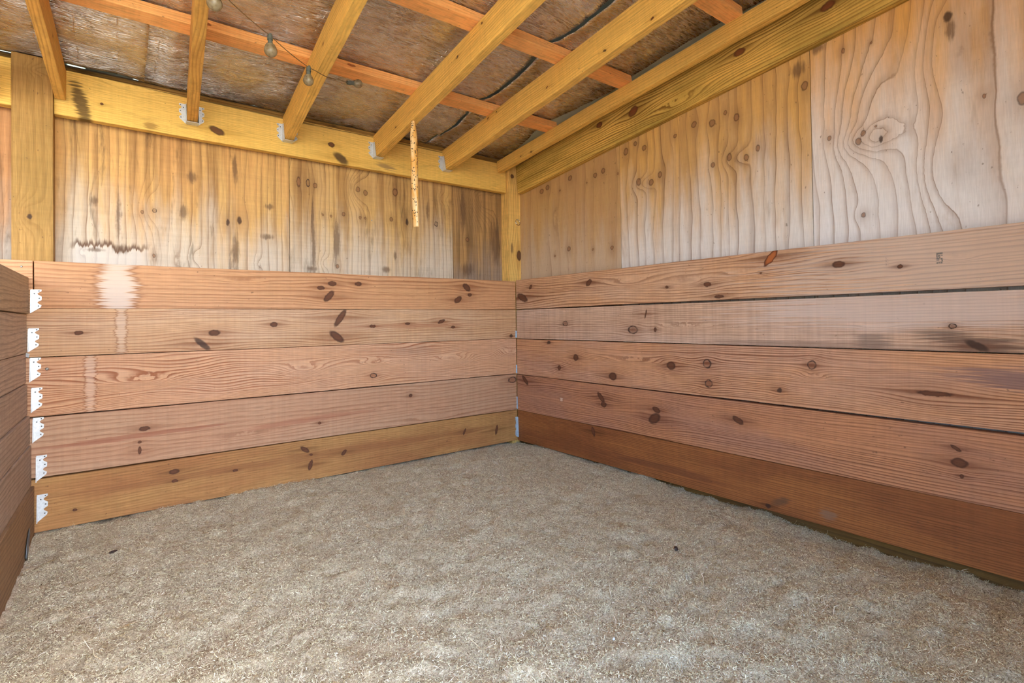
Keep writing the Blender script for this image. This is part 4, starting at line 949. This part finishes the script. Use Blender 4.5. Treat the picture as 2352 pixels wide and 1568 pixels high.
bm = bmesh.new()
for i in range(95):
    t = R.uniform(0.05, 0.97)**1.0; s = R.uniform(-0.85, 0.85)
    p = Vector(strip_pt(t, s)); r = R.uniform(0.0011, 0.0024)
    ret = bmesh.ops.create_icosphere(bm, subdivisions=1, radius=r, matrix=Matrix.Translation(p+Vector((-0.0004, -0.0010, 0))) @ Matrix.Rotation(R.uniform(0, 3), 4, 'Y') @ Matrix.Diagonal((1, 0.6, 1.9, 1)))
fo = link_obj('trapped_flies', bm_done(bm), fm, rootf); fo['kind'] = 'stuff'
fo['label'] = 'small dark flies stuck to the tape'

# ---------------------------------------------------------------- ring on the corner post
steel = plain('bright_steel', srgb(214, 208, 192), 0.22, 0.95, var=0.15)
rr = empty('ring_bolt', (0.050, 0.0385, 1.478)); tag(rr, 'small steel tie ring screwed into the corner post', 'ring')
bm = tube([(0.0175*math.cos(a), -0.007+0.004*math.sin(a), -0.018+0.0195*math.sin(a)) for a in [2*PI*i/28 for i in range(28)]], 0.0029, 8, closed=True)
link_obj('ring', bm_done(bm, smooth=True), steel, rr)
bm = tube([(0.0, 0.001, 0), (0, -0.004, 0), (0.0, -0.009, 0.003), (0, -0.011, 0), (0, -0.009, -0.0035), (0, -0.005, -0.002)], 0.0028, 8)
link_obj('screw_eye', bm_done(bm, smooth=True), steel, rr)

# ---------------------------------------------------------------- bedding
def fbm(x, y, f, seed, o=4):
    v = 0; a = 1; s = 0
    for k in range(o):
        v += a*mnoise.noise(Vector((x*f, y*f, seed+k*9.7))); s += a; a *= 0.5; f *= 2.1
    return v/s
def bed_h(x, y):
    h = 0.026+0.012*fbm(x, y, 1.5, 2.0)+0.017*fbm(x, y, 5.5, 5.0, 4)+0.020*fbm(x, y, 21.0, 4.0, 3)
    # little scuffed hollows, longer one way
    h += 0.012*fbm(x*1.5+y, y*1.5-x, 6.0, 8.0, 2)
    if x > -0.35 and y < -1.0:                       # sinks along the right wall near the front
        k = min(1, (x+0.35)/0.35); q = min(1, (-1.0-y)/0.55)
        h -= (k*k*(3-2*k))*q*(0.030+0.012*math.sin(y*9.0)+0.02*max(0, min(1, (-y-2.0)/0.6)))
    if y > -0.25:
        h += 0.010*math.exp(-((x+1.5)/0.25)**2)*(1+y/0.25)      # drift against the back boards
    if x < -2.2: h -= 0.014*min(1, (-2.2-x)/0.12)*min(1, max(0, (-0.08-y)/0.15))
    if x > -0.25 and y > -0.3: h -= 0.010*min(1, (x+0.25)/0.2)*min(1, (y+0.3)/0.2)
    return h
X0, X1, Y0, Y1 = -2.40, 0.0775, -3.11, 0.12
step = 0.010
nx = int((X1-X0)/step); ny = int((Y1-Y0)/step)
H = np.zeros((ny+1, nx+1)); V = []
for j in range(ny+1):
    y = Y0+(Y1-Y0)*j/ny
    for i in range(nx+1):
        x = X0+(X1-X0)*i/nx; h = bed_h(x, y); H[j, i] = h; V.append((x, y, h))
Fc = [(j*(nx+1)+i, j*(nx+1)+i+1, (j+1)*(nx+1)+i+1, (j+1)*(nx+1)+i) for j in range(ny) for i in range(nx)]
me = mesh_from(V, Fc, smooth=True)
N = NT('bedding_base'); tc = N.n('ShaderNodeTexCoord'); P = tc.outputs['Object']
n1 = N.noise(P, 150.0, 4.0, 0.7, 1.5); n2 = N.noise(P, 9.0, 3.0); n3 = N.noise(P, 380.0, 2.0, 0.6)
c = N.mix(N.sstep(n1, 0.35, 0.65), srgb(156, 138, 108), srgb(240, 230, 204))
c = N.mix(N.sstep(n2, 0.45, 0.7, 0.0, 0.35), c, srgb(196, 168, 132))
c = N.mix(N.sstep(n3, 0.58, 0.75, 0.0, 0.7), c, srgb(226, 212, 192))
N.set(N.b.inputs['Base Color'], c); N.b.inputs['Roughness'].default_value = 0.9
N.bump(N.math('ADD', n1, N.math('MULTIPLY', n3, 0.5)), 0.8, 0.006)
bed = link_obj('floor', me, N.mat); struct(bed, 'uneven floor of pale shredded bedding')

# loose fibres and shavings over the whole bed: far too many to count
def straw_mesh(n, lmin, lmax, wmin, wmax, lift, seed, near=False):
    g = np.random.default_rng(seed)
    x = g.uniform(X0+0.06, X1-0.003, n); y = g.uniform(-2.62, Y1-0.005, n)
    if near: pass
    fi = (x-X0)/(X1-X0)*nx; fj = (y-Y0)/(Y1-Y0)*ny
    i0 = np.clip(fi.astype(int), 0, nx-1); j0 = np.clip(fj.astype(int), 0, ny-1)
    a = fi-i0; b = fj-j0
    z = H[j0, i0]*(1-a)*(1-b)+H[j0, i0+1]*a*(1-b)+H[j0+1, i0]*(1-a)*b+H[j0+1, i0+1]*a*b
    L = lmin+(lmax-lmin)*g.random(n)**2.2; Wd = wmin+(wmax-wmin)*g.random(n)**1.5
    th = g.uniform(0, 2*np.pi, n); el = g.normal(0.05, 0.32, n)
    d = np.stack([np.cos(th)*np.cos(el), np.sin(th)*np.cos(el), np.sin(el)], 1)
    w = np.stack([-np.sin(th), np.cos(th), g.normal(0, 0.5, n)], 1)
    w /= np.linalg.norm(w, axis=1)[:, None]
    c = np.stack([x, y, z+lift*g.random(n)+0.0004+np.abs(np.sin(el))*L*0.35], 1)
    bend = g.normal(0, 0.07, n)[:, None]*L[:, None]*np.array([[0, 0, 1.0]])+g.normal(0, 0.12, n)[:, None]*L[:, None]*w
    hl = d*L[:, None]/2; hw = w*Wd[:, None]/2
    P0 = c-hl+hw*0.5; P1 = c-hl-hw*0.5; P2 = c+bend-hw; P3 = c+bend+hw; P4 = c+hl-hw*0.35; P5 = c+hl+hw*0.35
    V = np.stack([P0, P1, P2, P3, P4, P5], 1)
    # keep clear of the walls
    lo = V[..., 1].max(1) < 0.036
    keep = (V[..., 0].max(1) < 0.076) & lo
    under = (V[..., 0].max(1) > -0.004) & (V[..., 2].max(1) > 0.036)      # would poke through the right boards
    under |= (V[..., 1].max(1) > -0.003) & (V[..., 2].max(1) > 0.030)
    under |= (V[..., 0].min(1) < -2.318)
    keep &= ~under
    V = V[keep]; m = len(V)
    idx = np.arange(m)[:, None]*6
    faces = np.concatenate([idx+np.array([[0, 1, 2, 3]]), idx+np.array([[3, 2, 4, 5]])], 1).reshape(-1)
    me = bpy.data.meshes.new('straw')
    me.vertices.add(m*6); me.vertices.foreach_set('co', V.reshape(-1).astype(np.float32))
    me.loops.add(m*8); me.loops.foreach_set('vertex_index', faces.astype(np.int32))
    me.polygons.add(m*2); me.polygons.foreach_set('loop_start', (np.arange(m*2)*4).astype(np.int32))
    me.polygons.foreach_set('loop_total', np.full(m*2, 4, np.int32))
    at = me.attributes.new('tint', 'FLOAT', 'FACE')
    tv = g.random(m); at.data.foreach_set('value', np.repeat(tv, 2).astype(np.float32))
    me.update(); me.validate()
    return me
def straw_mat(name, stops):
    N = NT(name); at = N.n('ShaderNodeAttribute'); at.attribute_name = 'tint'
    cr = N.n('ShaderNodeValToRGB'); el = cr.color_ramp.elements
    while len(el) < len(stops): el.new(0.5)
    for e, (p_, c_) in zip(el, stops): e.position = p_; e.color = c_
    N.set(cr.inputs[0], at.outputs['Fac'])
    tc = N.n('ShaderNodeTexCoord')
    pn = N.sstep(N.noise(tc.outputs['Object'], 13.0, 6.0, 0.8), 0.50, 0.66, 0.0, 0.8)
    c2 = N.mix(1.0, cr.outputs[0], srgb(198, 174, 132), 'MULTIPLY')
    N.set(N.b.inputs['Base Color'], N.mix(pn, cr.outputs[0], c2)); N.b.inputs['Roughness'].default_value = 0.75
    N.b.inputs['Specular IOR Level'].default_value = 0.2
    return N.mat
chaff = straw_mesh(560000, 0.0028, 0.0105, 0.0007, 0.0018, 0.005, 21)
o = link_obj('bedding_chaff', chaff, straw_mat('chaff', [(0.0, srgb(84, 64, 48)), (0.09, srgb(126, 104, 78)), (0.22, srgb(208, 202, 166)), (0.6, srgb(240, 238, 206)), (0.88, srgb(244, 242, 218)), (1.0, srgb(250, 249, 238))]))
tag(o, 'fine tan and brown bedding fibres covering the stall floor', 'bedding', kind='stuff')
long_ = straw_mesh(6500, 0.012, 0.050, 0.0007, 0.0015, 0.008, 22)
o = link_obj('loose_straw', long_, straw_mat('straw', [(0.0, srgb(196, 168, 122)), (0.5, srgb(222, 204, 170)), (1.0, srgb(240, 234, 222))]))
tag(o, 'longer pale straw stalks scattered over the bedding fibres', 'straw', kind='stuff')

# small things lying in the bedding
def lump(name, x, y, rx, ry, rz, rot, mat, label, cat, seed):
    bm = bmesh.new(); bmesh.ops.create_icosphere(bm, subdivisions=3, radius=1.0)
    for v in bm.verts:
        k = 1+0.25*mnoise.noise(v.co*2.0+Vector((seed, 0, 0)))+0.12*mnoise.noise(v.co*6.0+Vector((0, seed, 0)))
        v.co = Vector((v.co.x*rx*k, v.co.y*ry*k, v.co.z*rz*k))
    o = link_obj(name, bm_done(bm, smooth=True), mat); o.rotation_euler = (0, 0, rot)
    o.location = (x, y, bed_h(x, y)+rz*0.9); return tag(o, label, cat)
dk = plain('dark_clod', srgb(58, 42, 40), 0.55, var=0.5, vscale=120, bump=(0.6, 0.003))
lump('dropping', -0.563, -1.598, 0.0095, 0.0068, 0.007, 0.9, dk, 'small round dark clod on the bedding right of centre', 'clod', 2.2)
lump('dropping', -2.083, -0.412, 0.013, 0.004, 0.004, 0.5, dk, 'thin dark fleck on the bedding near the left corner', 'clod', 5.2)
wh = plain('white_chip', srgb(226, 230, 238), 0.6, var=0.2, vscale=150)
lump('pale_chip', -1.105, -1.805, 0.004, 0.003, 0.003, 0.3, wh, 'tiny white chip in a brown hollow of the bedding at lower right of centre', 'chip', 8.8)

# ground outside
N = NT('ground_soil'); tc = N.n('ShaderNodeTexCoord')
g1 = N.noise(tc.outputs['Object'], 1.5, 6.0, 0.6)
N.set(N.b.inputs['Base Color'], N.mix(g1, srgb(134, 130, 112), srgb(160, 156, 140))); N.b.inputs['Roughness'].default_value = 0.95
me = mesh_from([(-40, -40, -0.06), (40, -40, -0.06), (40, 40, -0.06), (-40, 40, -0.06)], [(0, 1, 2, 3)])
struct(link_obj('ground', me, N.mat), 'dry ground outside the open front')
